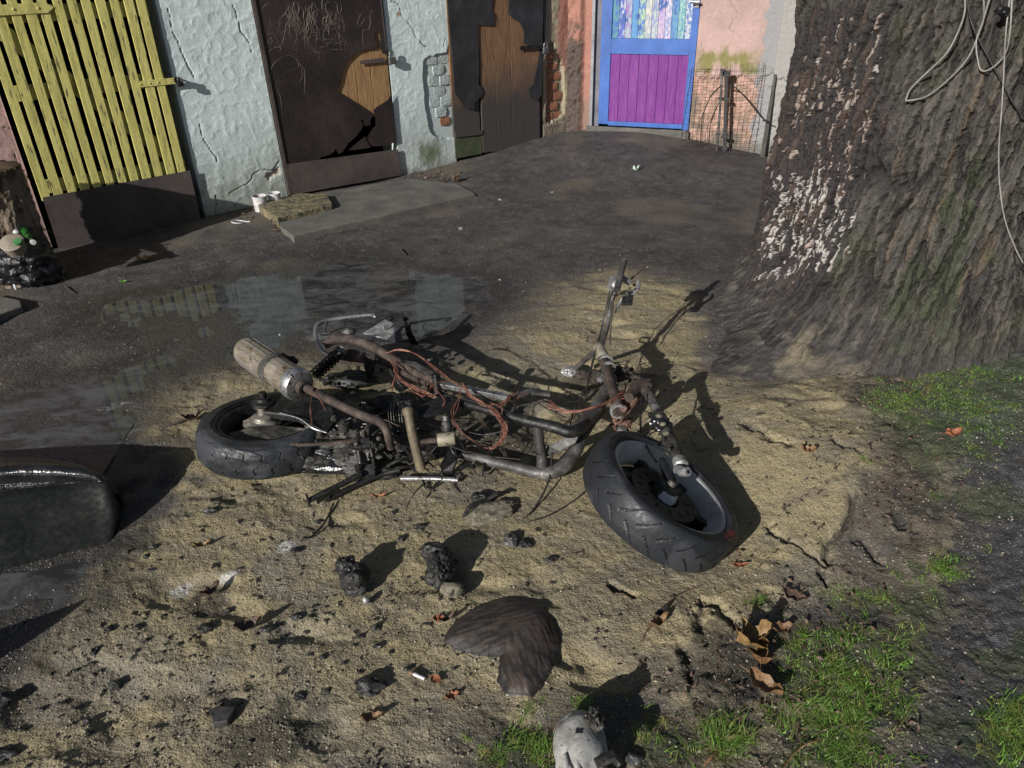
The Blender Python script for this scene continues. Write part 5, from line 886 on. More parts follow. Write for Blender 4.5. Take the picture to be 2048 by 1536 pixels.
tubep('cable', [(850, 965, .02), (830, 985, .012), (812, 1020, .012), (800, 1060, .012), (770, 1090, .012), (752, 1122, .012)], .0025, 'cable', sides=6)
tubep('cable', [(872, 965, .02), (850, 1000, .012), (818, 1035, .012), (790, 1070, .012), (765, 1100, .012), (760, 1125, .012)], .0022, 'cable', sides=6)

# small burnt bits clinging to the machine, too many and too small to pick apart
rs = np.random.RandomState(31)
def clutter(name, n, box_, zr, mat, size, seed):
    r_ = np.random.RandomState(seed); mb = MB()
    for k in range(n):
        x, y = r_.uniform(box_[0], box_[2]), r_.uniform(box_[1], box_[3]); p = at(x, y, r_.uniform(*zr)); s_ = r_.uniform(*size); u = r_.normal(0, 1, 3)*np.array([1, 1, .5]); u /= np.linalg.norm(u); t_ = r_.randint(4)
        if t_ == 0: mb.tube([p-u*s_*2, p+u*s_*2], s_*.35, 7)
        elif t_ == 1: mb.lathe(p, u*.3+np.array([0, -.2, 1]), [(0, s_*.5), (s_*.5, s_*.5), (s_*.55, s_*.2), (s_, s_*.1), (s_, -s_)], 10)
        elif t_ == 2: v_ = np.cross(u, (0, 0, 1)); v_ /= np.linalg.norm(v_); mb.box(p, (s_*3, s_*1.3, s_*.3), (u, v_, np.cross(u, v_)))
        else: mb.blob(p, (s_*1.2, s_, s_*.8), .6, 2.5, k, 2, ridge=True)
    return build(name, mb, M[mat], sc, 30, kind='stuff')
clutter('engine_bits', 46, (600, 800, 800, 945), (.05, .17), 'engine', (.006, .014), 1); clutter('engine_bits', 26, (640, 815, 790, 930), (.12, .19), 'ashsteel', (.004, .009), 2); clutter('engine_bits', 8, (640, 830, 790, 920), (.14, .19), 'alu', (.003, .006), 3)
clutter('burnt_bits', 34, (640, 700, 900, 800), (.02, .12), 'char', (.005, .012), 4); clutter('burnt_bits', 30, (790, 840, 960, 950), (.01, .08), 'char', (.005, .013), 5); clutter('burnt_bits', 26, (1195, 725, 1270, 790), (.10, .20), 'ruststeel', (.004, .009), 6)
clutter('burnt_bits', 18, (1200, 780, 1275, 860), (.12, .20), 'rusty', (.004, .009), 7); clutter('burnt_bits', 20, (1290, 800, 1345, 900), (.24, .28), 'engine', (.003, .007), 8); clutter('burnt_bits', 14, (1218, 560, 1270, 605), (.35, .40), 'ashsteel', (.003, .007), 9); clutter('burnt_bits', 16, (650, 670, 770, 720), (.18, .23), 'ashsteel', (.003, .007), 10)
for k in range(16):                         # loose thin black cables threaded through the frame
    x0, y0 = rs.uniform(640, 1150), rs.uniform(740, 900); q = [(x0+rs.uniform(28, 60)*i, y0+rs.normal(0, 12)+i*rs.uniform(-6, 10), max(.03, rs.uniform(.08, .22))) for i in range(rs.randint(3, 5))]
    q = [p for p in q if p[0] < 1225]
    if len(q) > 2: wires('black_wires', q, 1, .001, .0013, 'blacksteel' if k % 3 else 'ruststeel')

# ------------------------------------------------------------------ things by the sheds
def gp(x, y, dz=0.0):                       # (three refinements follow the slope)                       # point on the ground seen at (x, y)
    z = 0.0
    for _ in range(4): p = at(x, y, z); z = hz(p[0], p[1])
    p = at(x, y, z); return p+np.array([0, 0, dz])
def lerpv(a, b, t_): return a+(b-a)*t_
# stump
c_s = at(36, 550, 0); th = np.linspace(0, 2*math.pi, 260, endpoint=False); zs = np.concatenate([np.linspace(-.05, .60, 110), [.606, .61]]); A_, Z_ = np.meshgrid(th, zs)
r_ = .185+.05*np.exp(-np.clip(Z_, 0, 1)/.08)+.012*np.sin(A_*3+1)+(fbm(A_*.2, Z_*.25, 26, 3, 601)-.5)*.045+(fbm(A_*.2, Z_, 60, 3, 605)-.5)*.012; r_[-2] *= .96; r_[-1] *= .55
V = np.stack([c_s[0]+r_*np.cos(A_), c_s[1]+r_*np.sin(A_), Z_+(fbm(A_, Z_, 3, 2, 7)-.5)*.02], -1).reshape(-1, 3); n_ = len(th); i, j = np.meshgrid(np.arange(len(zs)-1)*n_, np.arange(n_), indexing='ij'); Fq = np.stack([i+j, i+(j+1) % n_, i+n_+(j+1) % n_, i+n_+j], -1).reshape(-1, 4).tolist()
V = np.concatenate([V, [[c_s[0], c_s[1], .61]]]); top0 = (len(zs)-1)*n_; Fq += [[top0+k, top0+(k+1) % n_, len(V)-1] for k in range(n_)]
kz = fbm(V[:, 0]*1, V[:, 2]*.4, 30, 3, 33); cs2 = lerp(np.ones((len(V), 3))*np.array([.12, .085, .06]), [.26, .20, .145], sst(.45, .65, kz)); cs2[V[:, 2] > .590] = [.12, .085, .05]
build('tree_stump', (V, [tuple(f) for f in Fq]), M['bark'], None, 60, 'short barked tree stump standing in front of the yellow gate', 'stump', cols=np.concatenate([cs2, np.ones((len(V), 1))], -1))
# bin bag and what lies in it
bag = empty('bin_bag', at(55, 570, 0), 'black bin bag slumped open in front of the tree stump', 'bin bag')
m = MB(); cb = at(58, 566, .0)+np.array([0, .01, .10]); m.blob(cb, (.20, .15, .15), .30, 1.6, 61, 5, 0.004, ridge=True); m.blob(cb+np.array([-.08, .07, .09]), (.17, .13, .11), .35, 1.8, 62, 5, ridge=True); build('bag_body', m, M['bag'], bag, 60)
m = MB(); m.tube(smooth_path([cb+np.array(p) for p in ((.02, .02, .16), (.06, .0, .19), (.12, .03, .20), (.16, .08, .16), (.13, .12, .11))]), .007, 8, flat=.4); build('bag_handle', m, M['bag'], bag)
m = MB(); m.tube(smooth_path([cb+np.array(p) for p in ((-.06, -.08, .13), (-.02, -.11, .11), (.03, -.10, .09))]), .006, 8, flat=.4); build('bag_handle', m, M['bag'], bag)
q0 = at(66, 484, .30); q1 = at(56, 470, .285); m = MB(); m.tube([q0, lerpv(q0, q1, .45), lerpv(q0, q1, .8), lerpv(q0, q1, 1.3), lerpv(q0, q1, 2.2)], [.011, .0115, .014, .024, .026], 16); bt = build('green_bottle', m, M['green'], None, 50, 'green glass bottle neck sticking out of the bin bag', 'bottle'); m = MB(); m.lathe(q0, q0-q1, [(.0, .014), (.013, .013), (.014, 0), (.0135, -.004)], 16); build('cap', m, M['white'], bt)
m = MB(); m.lathe(at(24, 486, .30), (.1, -.5, .8), [(0, .010), (.050, .010), (.058, .006), (.056, -.006), (.050, -.050), (0, -.05)], 28); tb = build('plastic_tub', m, weathered('tub', [(.16, .14, .11), (.26, .22, .17), (.36, .32, .25)], 12, (.5, .7)), None, 40, 'round beige plastic tub lid with green spot in the bin bag', 'tub'); m = MB(); m.lathe(at(35, 483, .313), (.1, -.5, .8), [(0, .004), (.019, .004), (.021, 0), (.021, -.008)], 22); build('green_spot', m, weathered('green_plastic', [(.03, .13, .04), (.05, .2, .06), (.08, .28, .1)], 30), tb)
m = MB(); m.blob(at(32, 464, .32), (.014, .012, .012), .4, 2, 9, 2); build('paper_scrap', m, M['white'], None, 30, 'crumpled white paper scrap beside the green bottle', 'paper')
m = MB(); m.blob(at(30, 573, .02), (.007, .006, .022), .3, 2, 9, 2); build('paper_scrap', m, M['white'], None, 30, 'white paper scrap standing under the left side of bin bag', 'paper')
m = MB(); m.prism([at(*p, .035) for p in ((-140, 620), (-20, 588), (40, 600), (44, 612), (0, 628), (-60, 660), (-140, 690))], (0, 0, -.08)); build('paving_stone', m, M['concrete'], None, 0, 'pale broken paving stone at the left edge below the bin bag', 'paving stone', bevel=.006)
# cups, mossy block, slab, ring
def tub(px_, r, h, mat, inside, name, label, cat):
    p = gp(*px_); e = empty(name, p, label, cat); m = MB(); m.lathe(p, (0, 0, 1), [(0, 0), (r*.92, 0), (r, h*.9), (r*1.05, h*.92), (r*1.05, h), (r*.97, h), (r*.9, .01), (0, .01)], 28); build('wall', m, mat, e, 40); m = MB(); m.lathe(p, (0, 0, 1), [(0, h*.80), (r*.95, h*.80)], 24); build('contents', m, inside, e); return e
label_m = weathered('printed_tub', [(.40, .38, .38), (.60, .58, .57), (.68, .67, .66)], 30, (.4, .6), 0, .1, spots=(.34, .25, .30), spot_scale=40, spot_at=.55)
tub((524, 421), .050, .105, label_m, M['dark'], 'paint_tub', 'white printed tub with dark rim, left one beside the mossy block', 'tub'); tub((552, 413), .044, .098, M['white'], M['white'], 'white_tub', 'plain white plastic tub standing against the brown metal door', 'tub')
def slab(name, top, z, mat, label, cat, drop=.12, seed=1, kind=None):
    P = []; n = len(top); rs_ = np.random.RandomState(seed)
    for a_, b_ in zip(top, top[1:]+top[:1]):
        for k in range(5): P.append(at(a_[0]+(b_[0]-a_[0])*k/5, a_[1]+(b_[1]-a_[1])*k/5, z)+np.array([*rs_.normal(0, .004, 2), 0]))
    m = MB(); m.prism(P, (0, 0, -drop)); return build(name, m, mat, None, 0, label, cat, kind=kind, bevel=.006)
slab('mossy_block', [(512, 405), (553, 436), (665, 410), (655, 388), (600, 386), (560, 395)], .075, M['block'], 'yellowish mossy broken block lying in front of the tubs', 'block')
slab('doorstep_slab', [(558, 450), (586, 472), (952, 389), (915, 367), (813, 357), (700, 376), (580, 398), (560, 420)], .042, M['concrete'], 'flat worn concrete doorstep slab below the brown metal door', 'slab')
slab('ramp_patch', [(1360, 330), (1390, 352), (1440, 358), (1440, 332)], .035, M['concrete'], 'small concrete patch under the wire panel', 'slab')
m = MB(); p = gp(477, 446, .008); e1, e2, _ = ortho((.1, .1, 1)); m.tube([p+(e1*math.cos(w_)+e2*math.sin(w_))*.042 for w_ in np.linspace(0, 2*math.pi, 30)], .0042, 6, False); m.tube([p+np.array([.04, .0, 0]), p+np.array([.08, .0, .0])], .004, 6); build('plastic_ring', m, M['white'], None, 50, 'white plastic ring lid lying at the foot of pale blue wall', 'ring')
# black melted body panel at the left edge
secs = [[(-230, 1185, 0), (-230, 1100, .08), (-230, 1010, .14), (-230, 990, .13), (-230, 965, .17), (-230, 940, .18), (-230, 925, .12), (-230, 925, .0)], [(-100, 1160, 0), (-100, 1080, .075), (-100, 995, .135), (-100, 978, .12), (-100, 955, .17), (-100, 932, .175), (-100, 918, .12), (-100, 935, 0)],
        [(0, 1140, 0), (0, 1062, .07), (0, 988, .13), (0, 972, .115), (0, 948, .165), (0, 926, .172), (0, 915, .12), (0, 935, 0)], [(70, 1122, 0), (70, 1048, .065), (70, 978, .128), (72, 966, .115), (72, 944, .16), (75, 926, .168), (80, 918, .11), (85, 930, 0)],
        [(135, 1105, 0), (137, 1038, .06), (135, 970, .122), (137, 962, .115), (138, 948, .15), (142, 930, .158), (155, 928, .10), (170, 935, 0)], [(185, 1093, 0), (190, 1030, .055), (186, 968, .12), (184, 962, .12), (184, 954, .135), (188, 944, .14), (208, 950, .09), (225, 962, 0)],
        [(222, 1084, 0), (228, 1030, .05), (218, 978, .105), (212, 970, .11), (208, 964, .115), (212, 958, .115), (232, 972, .07), (245, 990, 0)], [(232, 1066, 0), (242, 1028, .03), (238, 1004, .05), (234, 996, .06), (232, 990, .06), (236, 988, .055), (246, 1000, .035), (250, 1015, 0)]]
S_ = [smooth_path([at(*p) for p in s_], 4) for s_ in secs]; nc = len(S_[0]); rows = []
for k in range(nc): rows.append(smooth_path([s_[k] for s_ in S_], 5))
V = np.array(rows).transpose(1, 0, 2); V = V+((fbm(V[..., 0]*1, V[..., 1]+V[..., 2], 12, 3, 77)-.5)*.006)[..., None]; ns = V.shape[0]
bp = empty('body_panel', at(120, 1080, 0), 'black melted scooter body panel with a rolled glossy top at the left edge', 'panel')
fr_n = 9; f1_ = [(i*nc+k, i*nc+k+1, (i+1)*nc+k+1, (i+1)*nc+k) for i in range(ns-1) for k in range(nc-1)]
flat_ = V.reshape(-1, 3)
def compact(vv_, fs_): us = sorted({i_ for f in fs_ for i_ in f}); mp_ = {u_i: k_i for k_i, u_i in enumerate(us)}; return [vv_[u_i] for u_i in us], [tuple(mp_[i_] for i_ in f) for f in fs_]
m = MB(); m.add(*compact(flat_, [f for f in f1_ if f[0] % nc < fr_n])); build('flat_face', m, M['panel'], bp, 50); m = MB(); m.add(*compact(flat_, [f for f in f1_ if f[0] % nc >= fr_n])); build('rolled_top', m, M['gloss'], bp, 50)
# charred fairing standing just off the left edge of the picture (its shadow falls into it)
p = at(180, 1208, 0)-np.array([math.sin(SUN_AZ), math.cos(SUN_AZ), 0])*.20/math.tan(SUN_EL); m = MB(); m.prism([p+np.array([-.42, -.10, 0]), p+np.array([-.02, .03, 0]), p+np.array([0, .03, .20]), p+np.array([-.07, .01, .18]), p+np.array([-.22, -.03, .15]), p+np.array([-.42, -.10, .16])], (.006, -.02, 0)); build('fairing_shard', m, M['gloss'], None, 0, 'charred fairing shard lying just off the left edge', 'fairing')

# ------------------------------------------------------------------ debris on the sand
def debris(name, x, y, rad, mat, label, cat, amp=.35, f=1.8, seed=0, sub=4, group=None, zc=.35, extra=()):
    p = gp(x, y); m = MB(); m.blob(p+np.array([0, 0, rad[2]*zc]), rad, amp, f, seed, sub, None, ridge=True)
    for (dx, dy, dz, rr, s_) in extra: m.blob(p+np.array([dx, dy, dz]), rr, amp, f, s_, sub, None, ridge=True)
    return build(name, m, M[mat] if isinstance(mat, str) else mat, None, 28, label, cat, group)
d_ = debris('melted_lump', 712, 1176, (.045, .040, .045), 'char', 'shiny charred lump left of the other two below the scooter', 'charred lump', seed=71, extra=((-.025, .03, .05, (.032, .028, .03), 72), (.018, -.022, .02, (.022, .02, .02), 73)), zc=.7)
m = MB(); m.blob(gp(733, 1207, .012), (.010, .010, .010), .2, 2, 3, 3); build('bright_end', m, M['alu'], d_, 40)
d_ = debris('melted_lump', 880, 1160, (.045, .055, .045), 'char', 'tall charred lump with torn folds just above the root', 'charred lump', seed=74, extra=((-.015, .055, .05, (.04, .03, .03), 75), (.02, .02, .06, (.018, .045, .03), 76)), zc=.8)
m = MB(); m.blob(gp(905, 1190, .02), (.034, .024, .022), .25, 2, 77, 4); build('sandy_foot', m, M['sandlump'], d_, 40); m = MB(); m.blob(gp(873, 1172, .055), (.016, .012, .008), .5, 2, 78, 3, ridge=True); build('foil_fold', m, M['alu'], d_, 30)
m = MB(); P = [gp(*q, .045) for q in ((926, 1040), (950, 1012), (985, 996), (1022, 990), (1034, 1006), (1036, 1035), (1012, 1052), (968, 1060), (935, 1058))]; an = .45; m.blob(gp(984, 1028, .008), (.082, .046, .024), .22, 2.6, 83, 5, -.02, ax=((math.cos(an), math.sin(an), 0), (-math.sin(an), math.cos(an), 0), (0, 0, 1)), ridge=True); sl_ = build('sandy_slab', m, M['sandlump'], None, 40, 'flat slab caked with sand lying below the floor rail', 'slab')
m = MB(); m.tube(smooth_path([gp(926, 1040, .012), gp(945, 1024, .026), gp(972, 1012, .022), gp(995, 1000, .026), gp(1020, 992, .015)], 5), [.005, .011, .007, .010, .004], 8, flat=.6); build('charred_edge', m, M['char'], sl_, 40)
debris('melted_lump', 960, 1000, (.028, .022, .02), 'char', 'small charred lump touching the top of the sandy slab', 'charred lump', seed=79)
debris('shell_fragment', 1022, 1084, (.020, .026, .018), 'ashsteel', 'small grey crumpled metal shell right of the sandy slab', 'fragment', amp=.5, seed=80); debris('melted_lump', 1050, 1090, (.022, .018, .012), 'char', 'black flake heap beside the grey crumpled shell', 'charred lump', amp=.5, seed=81)
g6 = lambda pts: [(x/2.239, 850+y/2.239) for x, y in pts]; g5 = lambda pts: [(560+x/3.303, 980+y/3.303) for x, y in pts]
small = [(q, s_) for q, s_ in zip(g6([(940, 392), (567, 577), (685, 552), (655, 592), (710, 607), (680, 652), (490, 915), (620, 910), (650, 970), (425, 1015), (410, 1070), (345, 1100), (520, 1172), (150, 1182), (185, 1277), (390, 1332), (400, 1385), (925, 915), (1015, 840), (1325, 562), (1190, 920), (1265, 950), (1210, 980), (940, 1160), (1120, 1420), (730, 1020), (240, 1025), (20, 1240), (100, 890), (1130, 1130), (800, 985), (610, 1437), (30, 1480)]),
                                [17, 10, 8, 9, 6, 10, 13, 14, 10, 12, 7, 8, 18, 7, 8, 11, 11, 17, 11, 10, 14, 7, 7, 7, 7, 8, 6, 22, 9, 6, 6, 6, 22])]
small += [(q, s_) for q, s_ in zip(g5([(250, 215), (95, 400), (800, 328), (915, 248), (935, 395), (460, 350), (960, 158), (1785, 467), (630, 915), (640, 1040), (735, 1075), (725, 1160), (838, 1187), (530, 1207), (590, 1310), (310, 1327), (130, 1367), (110, 842), (210, 837), (750, 155), (525, 970), (280, 1110), (415, 1150), (1150, 1185), (180, 940)]), [12, 12, 12, 15, 8, 5, 6, 12, 15, 11, 9, 6, 8, 7, 28, 9, 12, 11, 6, 9, 7, 8, 8, 7, 7])]
LMK = {'the left black panel': (120, 1080), 'the rear tyre': (500, 930), 'the centre stand foot': (616, 1001), 'the sandy slab': (985, 1028), 'the left charred lump': (708, 1172), 'the tall charred lump': (880, 1150), 'the brown root': (1005, 1290), 'the cigarette butt': (838, 1357),
       'the grey flake': (445, 1438), 'the rotten leaf among soot': (500, 1262), 'the leaning rotten leaf': (425, 1192), 'the thin orange leaf': (406, 1096), 'the front tyre': (1320, 1120), 'the fairing shadow': (90, 1270), 'the bottom left corner': (20, 1530)}
labels_ = {}
for k, (q, s_) in enumerate(small):
    nm_, lp = min(LMK.items(), key=lambda kv: (kv[1][0]-q[0])**2+(kv[1][1]-q[1])**2); dx, dy = q[0]-lp[0], q[1]-lp[1]; dist = math.hypot(dx, dy)
    where = ('right of' if dx > 0 else 'left of') if abs(dx) > abs(dy)*1.6 else (('below' if dy > 0 else 'above') if abs(dy) > abs(dx)*1.6 else ('lower right of' if dx > 0 < dy else 'upper right of' if dx > 0 else 'lower left of' if dy > 0 else 'upper left of'))
    sw = 'tiny' if s_ < 7.5 else 'small' if s_ < 10.5 else 'middling' if s_ < 15 else 'large'; lb = '%s black charred chunk %s %s %s' % (sw, 'close' if dist < 55 else 'further' if dist < 120 else 'far', where, nm_); lb = lb.replace('close left', 'just left').replace('close right', 'just right'); labels_.setdefault(lb, []).append(k); small[k] = (q, s_, lb)
for lb, ks in labels_.items():
    if len(ks) > 1:
        for r_, k in enumerate(sorted(ks, key=lambda i_: small[i_][0][0])): small[k] = (*small[k][:2], lb+(', the left one' if r_ == 0 else ', the right one' if r_ == len(ks)-1 else ', the middle one'))
for k, (q, s_, lb) in enumerate(small):
    s_ *= .001; rx = s_*random.uniform(.8, 1.5); ry = s_*random.uniform(.6, 1.0); debris('char_chunk', q[0], q[1], (rx, ry, s_*random.uniform(.45, .8)), 'char', lb, 'charred chunk', .55, 2.2, 100+k, 2 if s_ < .01 else 3, 'charred chunks scattered on the sand', .45)
m = MB(); q = [gp(*p, .018) for p in ((420, 1428), (440, 1420), (474, 1424), (458, 1452), (430, 1456))]; m.prism(q, (0, 0, -.03)); build('slate_flake', m, M['ashsteel'], None, 0, 'flat grey flake lying on the sand at the lower left', 'flake', bevel=.003)
# crumbs and pebbles nobody could count
def scatter(name, n, test, size, mats, label, kind='stuff', flat=.7):
    rs_ = np.random.RandomState(len(name)*7); mb = MB(); bm = bmesh.new(); bmesh.ops.create_icosphere(bm, subdivisions=1, radius=1); q0_ = np.array([v.co for v in bm.verts]); f0 = np.array([[v.index for v in g_.verts] for g_ in bm.faces]); bm.free()
    X = []; tries = 0
    xs = rs_.uniform(-60, 2100, n*8); ys = 470+1080*rs_.uniform(0, 1, n*8)**.85; pts = np.array([at(x, y, 0) for x, y in zip(xs, ys)]); ok = test(pts[:, 0], pts[:, 1], rs_.uniform(0, 1, len(pts))); pts = pts[ok][:n]
    zz_ = ground_fine(pts[:, 0], pts[:, 1])[0]; V = []; Fc = []
    for k, p in enumerate(pts):
        s_ = size[0]+(size[1]-size[0])*rs_.uniform()**2.5; d = q0_*rs_.uniform(.65, 1.25, (len(q0_), 1))*np.array([1, rs_.uniform(.6, 1), flat])*s_; a_ = rs_.uniform(0, 6.28); ca, sa = math.cos(a_), math.sin(a_)
        V.append(np.stack([d[:, 0]*ca-d[:, 1]*sa+p[0], d[:, 0]*sa+d[:, 1]*ca+p[1], d[:, 2]+zz_[k]+s_*.3], -1)); Fc.append(f0+k*len(q0_))
    V = np.concatenate(V); Fc = [tuple(map(int, f)) for f in np.concatenate(Fc)]
    me = bpy.data.meshes.new(name); me.from_pydata(V.tolist(), [], Fc); me.update(); me.materials.append(mats); o = bpy.data.objects.new(name, me); COL.objects.link(o); return tag(o, label, None, None, kind)
def t_char(x, y, u): n_ = fbm(x, y, 3.5, 3, 900)*.6+fbm(x, y, 14, 2, 905)*.4; return (sdf(x, y, SAND) < .05) & (u < sst(.50, .66, n_)**2*(.35+.65*(y < 2.2)))
scatter('char_crumbs', 1150, t_char, (.0011, .0055), M['char'], 'black charred crumbs strewn over the sand')
pebm = weathered('grit', [(.10, .09, .08), (.26, .23, .17), (.46, .42, .33)], 90, (.7, .95), 0, .3)
scatter('grit', 8500, lambda x, y, u: (sdf(x, y, WETA) > .0) & (u < .2+.8*sst(.4, .6, fbm(x, y, 3, 3, 910))), (.0010, .0042), pebm, 'light grit and pebbles over the yard')
PL = ['just past the doorstep slab tip', 'below the right half of the doorstep slab', 'near the foot of the scorched door', 'below the scorched door', 'right above the handlebar tip', 'left of the handlebar tip', 'above the engine cradle tube', 'above the muffler', 'past the right end of the puddle', 'just left of the lime leaf scrap']
for k, (x, y, s_) in enumerate(((1000, 400, .014), (922, 458, .018), (1087, 308, .012), (1105, 385, .012), (1295, 535, .008), (1200, 540, .006), (848, 800, .01), (560, 670, .008), (1000, 560, .009), (88, 560, .012))): debris('pebble', x, y, (s_, s_*.8, s_*.6), 'stone', 'small pale pebble '+PL[k], 'pebble', .2, 1.5, 300+k, 2, 'pale pebbles on the dark ground')
# worn root, heart shaped
HEART = [gp(*q)[:2] for q in ((890, 1272), (912, 1242), (960, 1212), (1010, 1198), (1050, 1200), (1085, 1212), (1110, 1240), (1120, 1282), (1115, 1320), (1098, 1348), (1085, 1372), (1060, 1392), (1015, 1388), (998, 1360), (1000, 1330), (1002, 1312), (975, 1312), (940, 1306), (905, 1296), (888, 1284))]
hx = np.array(HEART); gx, gy = np.meshgrid(np.linspace(hx[:, 0].min()-.02, hx[:, 0].max()+.02, 190), np.linspace(hx[:, 1].min()-.02, hx[:, 1].max()+.02, 170)); sd = sdf(gx+(fbm(gx, gy, 40, 2, 3)-.5)*.008, gy, HEART)
lerpk = lambda a_, b_, t_: a_*(1-t_)+b_*t_; la = dline(gx, gy, [gp(930, 1275)[:2], gp(1060, 1240)[:2]]); lb = dline(gx, gy, [gp(1080, 1260)[:2], gp(1045, 1360)[:2]]); lobes = np.minimum(la, lb); gr1 = fbm(gx*.8+gy*.9, (gy-gx*.3)*5, 30, 5, 811); gr2 = fbm(gx*5+gy*1.5, gy*.9, 30, 5, 812); gr = lerpk(gr1, gr2, sst(-.03, .03, la-lb))
zh = ground_fine(gx, gy)[0]*.3+.010-.03*sst(0, .02, sd)+.024*(1-np.exp(np.minimum(sd, 0)/.028))+.005*np.exp(-(lobes/.035)**2)+(gr-.5)*.0022*sst(.0, -.01, sd); nr_, ncl = gx.shape
fq = [tuple(f) for f in grid_faces(nr_, ncl)[:, :].tolist() if sd.ravel()[f[0]] < .012]
kc = lerp(np.ones(gx.shape+(3,))*np.array([.032, .027, .024]), [.082, .068, .058], sst(.42, .62, gr)*.7); kc = lerp(kc, [.08, .052, .036], sst(.55, .7, fbm(gx, gy, 18, 3, 815))*.4); kc = lerp(kc, [.022, .018, .016], sst(-.012, 0, sd)*.8)
t, a, c, r, g, g2 = vcol('worn_root_wood', .4, 160, bd=.001); M['rootv'] = t.out(c, t.ramp(g2, [(.3, .34), (.7, .62)]), t.bump(g, .4, .0015), 0, .5)
rt = build('exposed_root', (np.stack([gx, gy, zh], -1).reshape(-1, 3), fq), M['rootv'], None, 60, 'brown polished heart shaped root bulging out of the sand', 'root', cols=np.concatenate([kc, np.ones(gx.shape+(1,))], -1).reshape(-1, 4))
# pale cast casing at the bottom edge
cs_ = empty('engine_casing', gp(1165, 1525), 'pale grey burnt engine casing lying in the grass at the bottom edge', 'casing'); pc = gp(1160, 1535, .045)
pale = weathered('burnt_casing', [(.26, .25, .23), (.40, .39, .36), (.52, .51, .48)], 22, (.55, .8), .2, .5, .002, 90, spots=(.18, .17, .15), spot_at=.62, spot_scale=120)
m = MB(); m.blob(pc, (.060, .105, .055), .18, 1.4, 91, 5); build('shell', m, pale, cs_, 50)
m = MB(); m.blob(at(1187, 1442, .10), (.022, .026, .024), .5, 2.6, 92, 4, ridge=True); build('burnt_lug', m, M['engine'], cs_, 35)
m = MB(); m.box(at(1159, 1468, .096), (.015, .011, .02), ((.95, -.2, .1), (.2, .95, 0), (-.1, 0, 1))); build('opening', m, M['dark'], cs_, 0)
for x, y in ((1130, 1510), (1150, 1500)): m = MB(); a_ = at(x, y, .096); m.tube([a_, a_+np.array([.006, -.05, .0])], .004, 6); build('rib', m, pale, cs_)
m = MB(); m.tube(smooth_path([at(1135, 1433, .07), at(1145, 1440, .08), at(1160, 1452, .09)]), .004, 6); build('pin', m, M['alu'], cs_)
m = MB(); m.tube([at(1190, 1528, .09), at(1225, 1512, .09), at(1240, 1530, .08)], [.010, .013, .008], 8); build('burnt_stub', m, M['engine'], cs_)
debris('shell_fragment', 1265, 1520, (.018, .016, .012), 'ashsteel', 'small grey fragment right of the pale engine casing', 'fragment', .4, 2, 93, 3)
# leaves
def leaf(name, x, y, L_, W_, rot, curl, mat, label, lobes=0, group=None, cat='leaf', dz=.006):
    p = gp(x, y); m = MB(); V = []; nu, nv = 12, 7; rs_ = np.random.RandomState(int(x)); ca, sa = math.cos(rot), math.sin(rot)
    for i in range(nu):
        u = i/(nu-1); w_ = W_*(math.sin(math.pi*min(u*1.02, 1)**.8)+.04)*(1+lobes*.45*math.sin(u*math.pi*5))
        for j in range(nv):
            v = j/(nv-1)*2-1; lx = (u-.5)*L_; ly = v*w_*.5; z = curl*(v*v*.5*W_+(u-.5)**2*L_*1.2)+(.12*W_*abs(v)*math.sin(u*17))+rs_.normal(0, .0012)+dz; V.append(p+np.array([lx*ca-ly*sa, lx*sa+ly*ca, z]))
    m.add(V, [(i*nv+j, i*nv+j+1, (i+1)*nv+j+1, (i+1)*nv+j) for i in range(nu-1) for j in range(nv-1)])
    s0_ = V[nv//2]; m.tube([s0_, s0_+np.array([-ca*L_*.3, -sa*L_*.3, .004])], .0009, 4)
    return build(name, m, M[mat] if isinstance(mat, str) else mat, None, 40, label, cat, group)
ochre = weathered('ochre_leaf', [(.13, .075, .03), (.24, .145, .055), (.36, .25, .11)], 30, (.35, .6), 0, .8, .003, 60, obj=True)
leaf('dry_leaf', 1502, 1297, .095, .075, .3, .9, ochre, 'large ochre curled leaf at the edge of the grass', 1, dz=.02); leaf('dry_leaf', 1520, 1325, .07, .05, 1.2, 1.0, 'leaf', 'brown curled leaf tucked under the large ochre leaf', 1, dz=.012)
leaf('dry_leaf', 1527, 1383, .085, .048, -.8, .7, 'leaf', 'tan oval leaf lying below the large ochre leaf', dz=.012); leaf('dry_leaf', 1562, 1262, .06, .035, .1, .5, 'leaf', 'brown leaf half hidden in the grass above the ochre leaf')
leaf('dry_leaf', 1318, 1252, .062, .026, .6, .8, 'leaf', 'pink brown folded leaf on the sand below the front wheel', dz=.01); leaf('dry_leaf', 1322, 1232, .055, .018, .75, .6, 'char', 'black burnt leaf sliver above the pink brown folded leaf', dz=.012)
leaf('dry_leaf', 1588, 1198, .065, .04, -.6, .4, 'darkleaf', 'dull grey brown leaf flat on the sand at right'); leaf('dry_leaf', 1614, 908, .045, .028, -.3, 1.0, 'leaf', 'orange cupped leaf on the sand right of the front wheel', dz=.008)
leaf('dry_leaf', 406, 1096, .05, .018, .3, .8, ochre, 'thin orange leaf on the sand left of the scooter', dz=.008); leaf('dry_leaf', 290, 522, .085, .055, .2, .5, ochre, 'ochre maple leaf flat on the dirt near the gate', 1)
leaf('dry_leaf', 1480, 1134, .05, .016, .1, .4, 'redleaf', 'thin reddish leaf right below the front tyre'); leaf('dry_leaf', 300, 462, .05, .03, .2, .4, 'leaf', 'small pinkish leaf at the foot of the gate kick plate')
leaf('dry_leaf', 500, 1262, .07, .035, .5, .8, 'darkleaf', 'rotten brown leaf among soot at lower left', dz=.01); leaf('dry_leaf', 425, 1192, .06, .03, 1.0, .8, 'darkleaf', 'rotten leaf leaning over a hole in the sand', dz=.012)
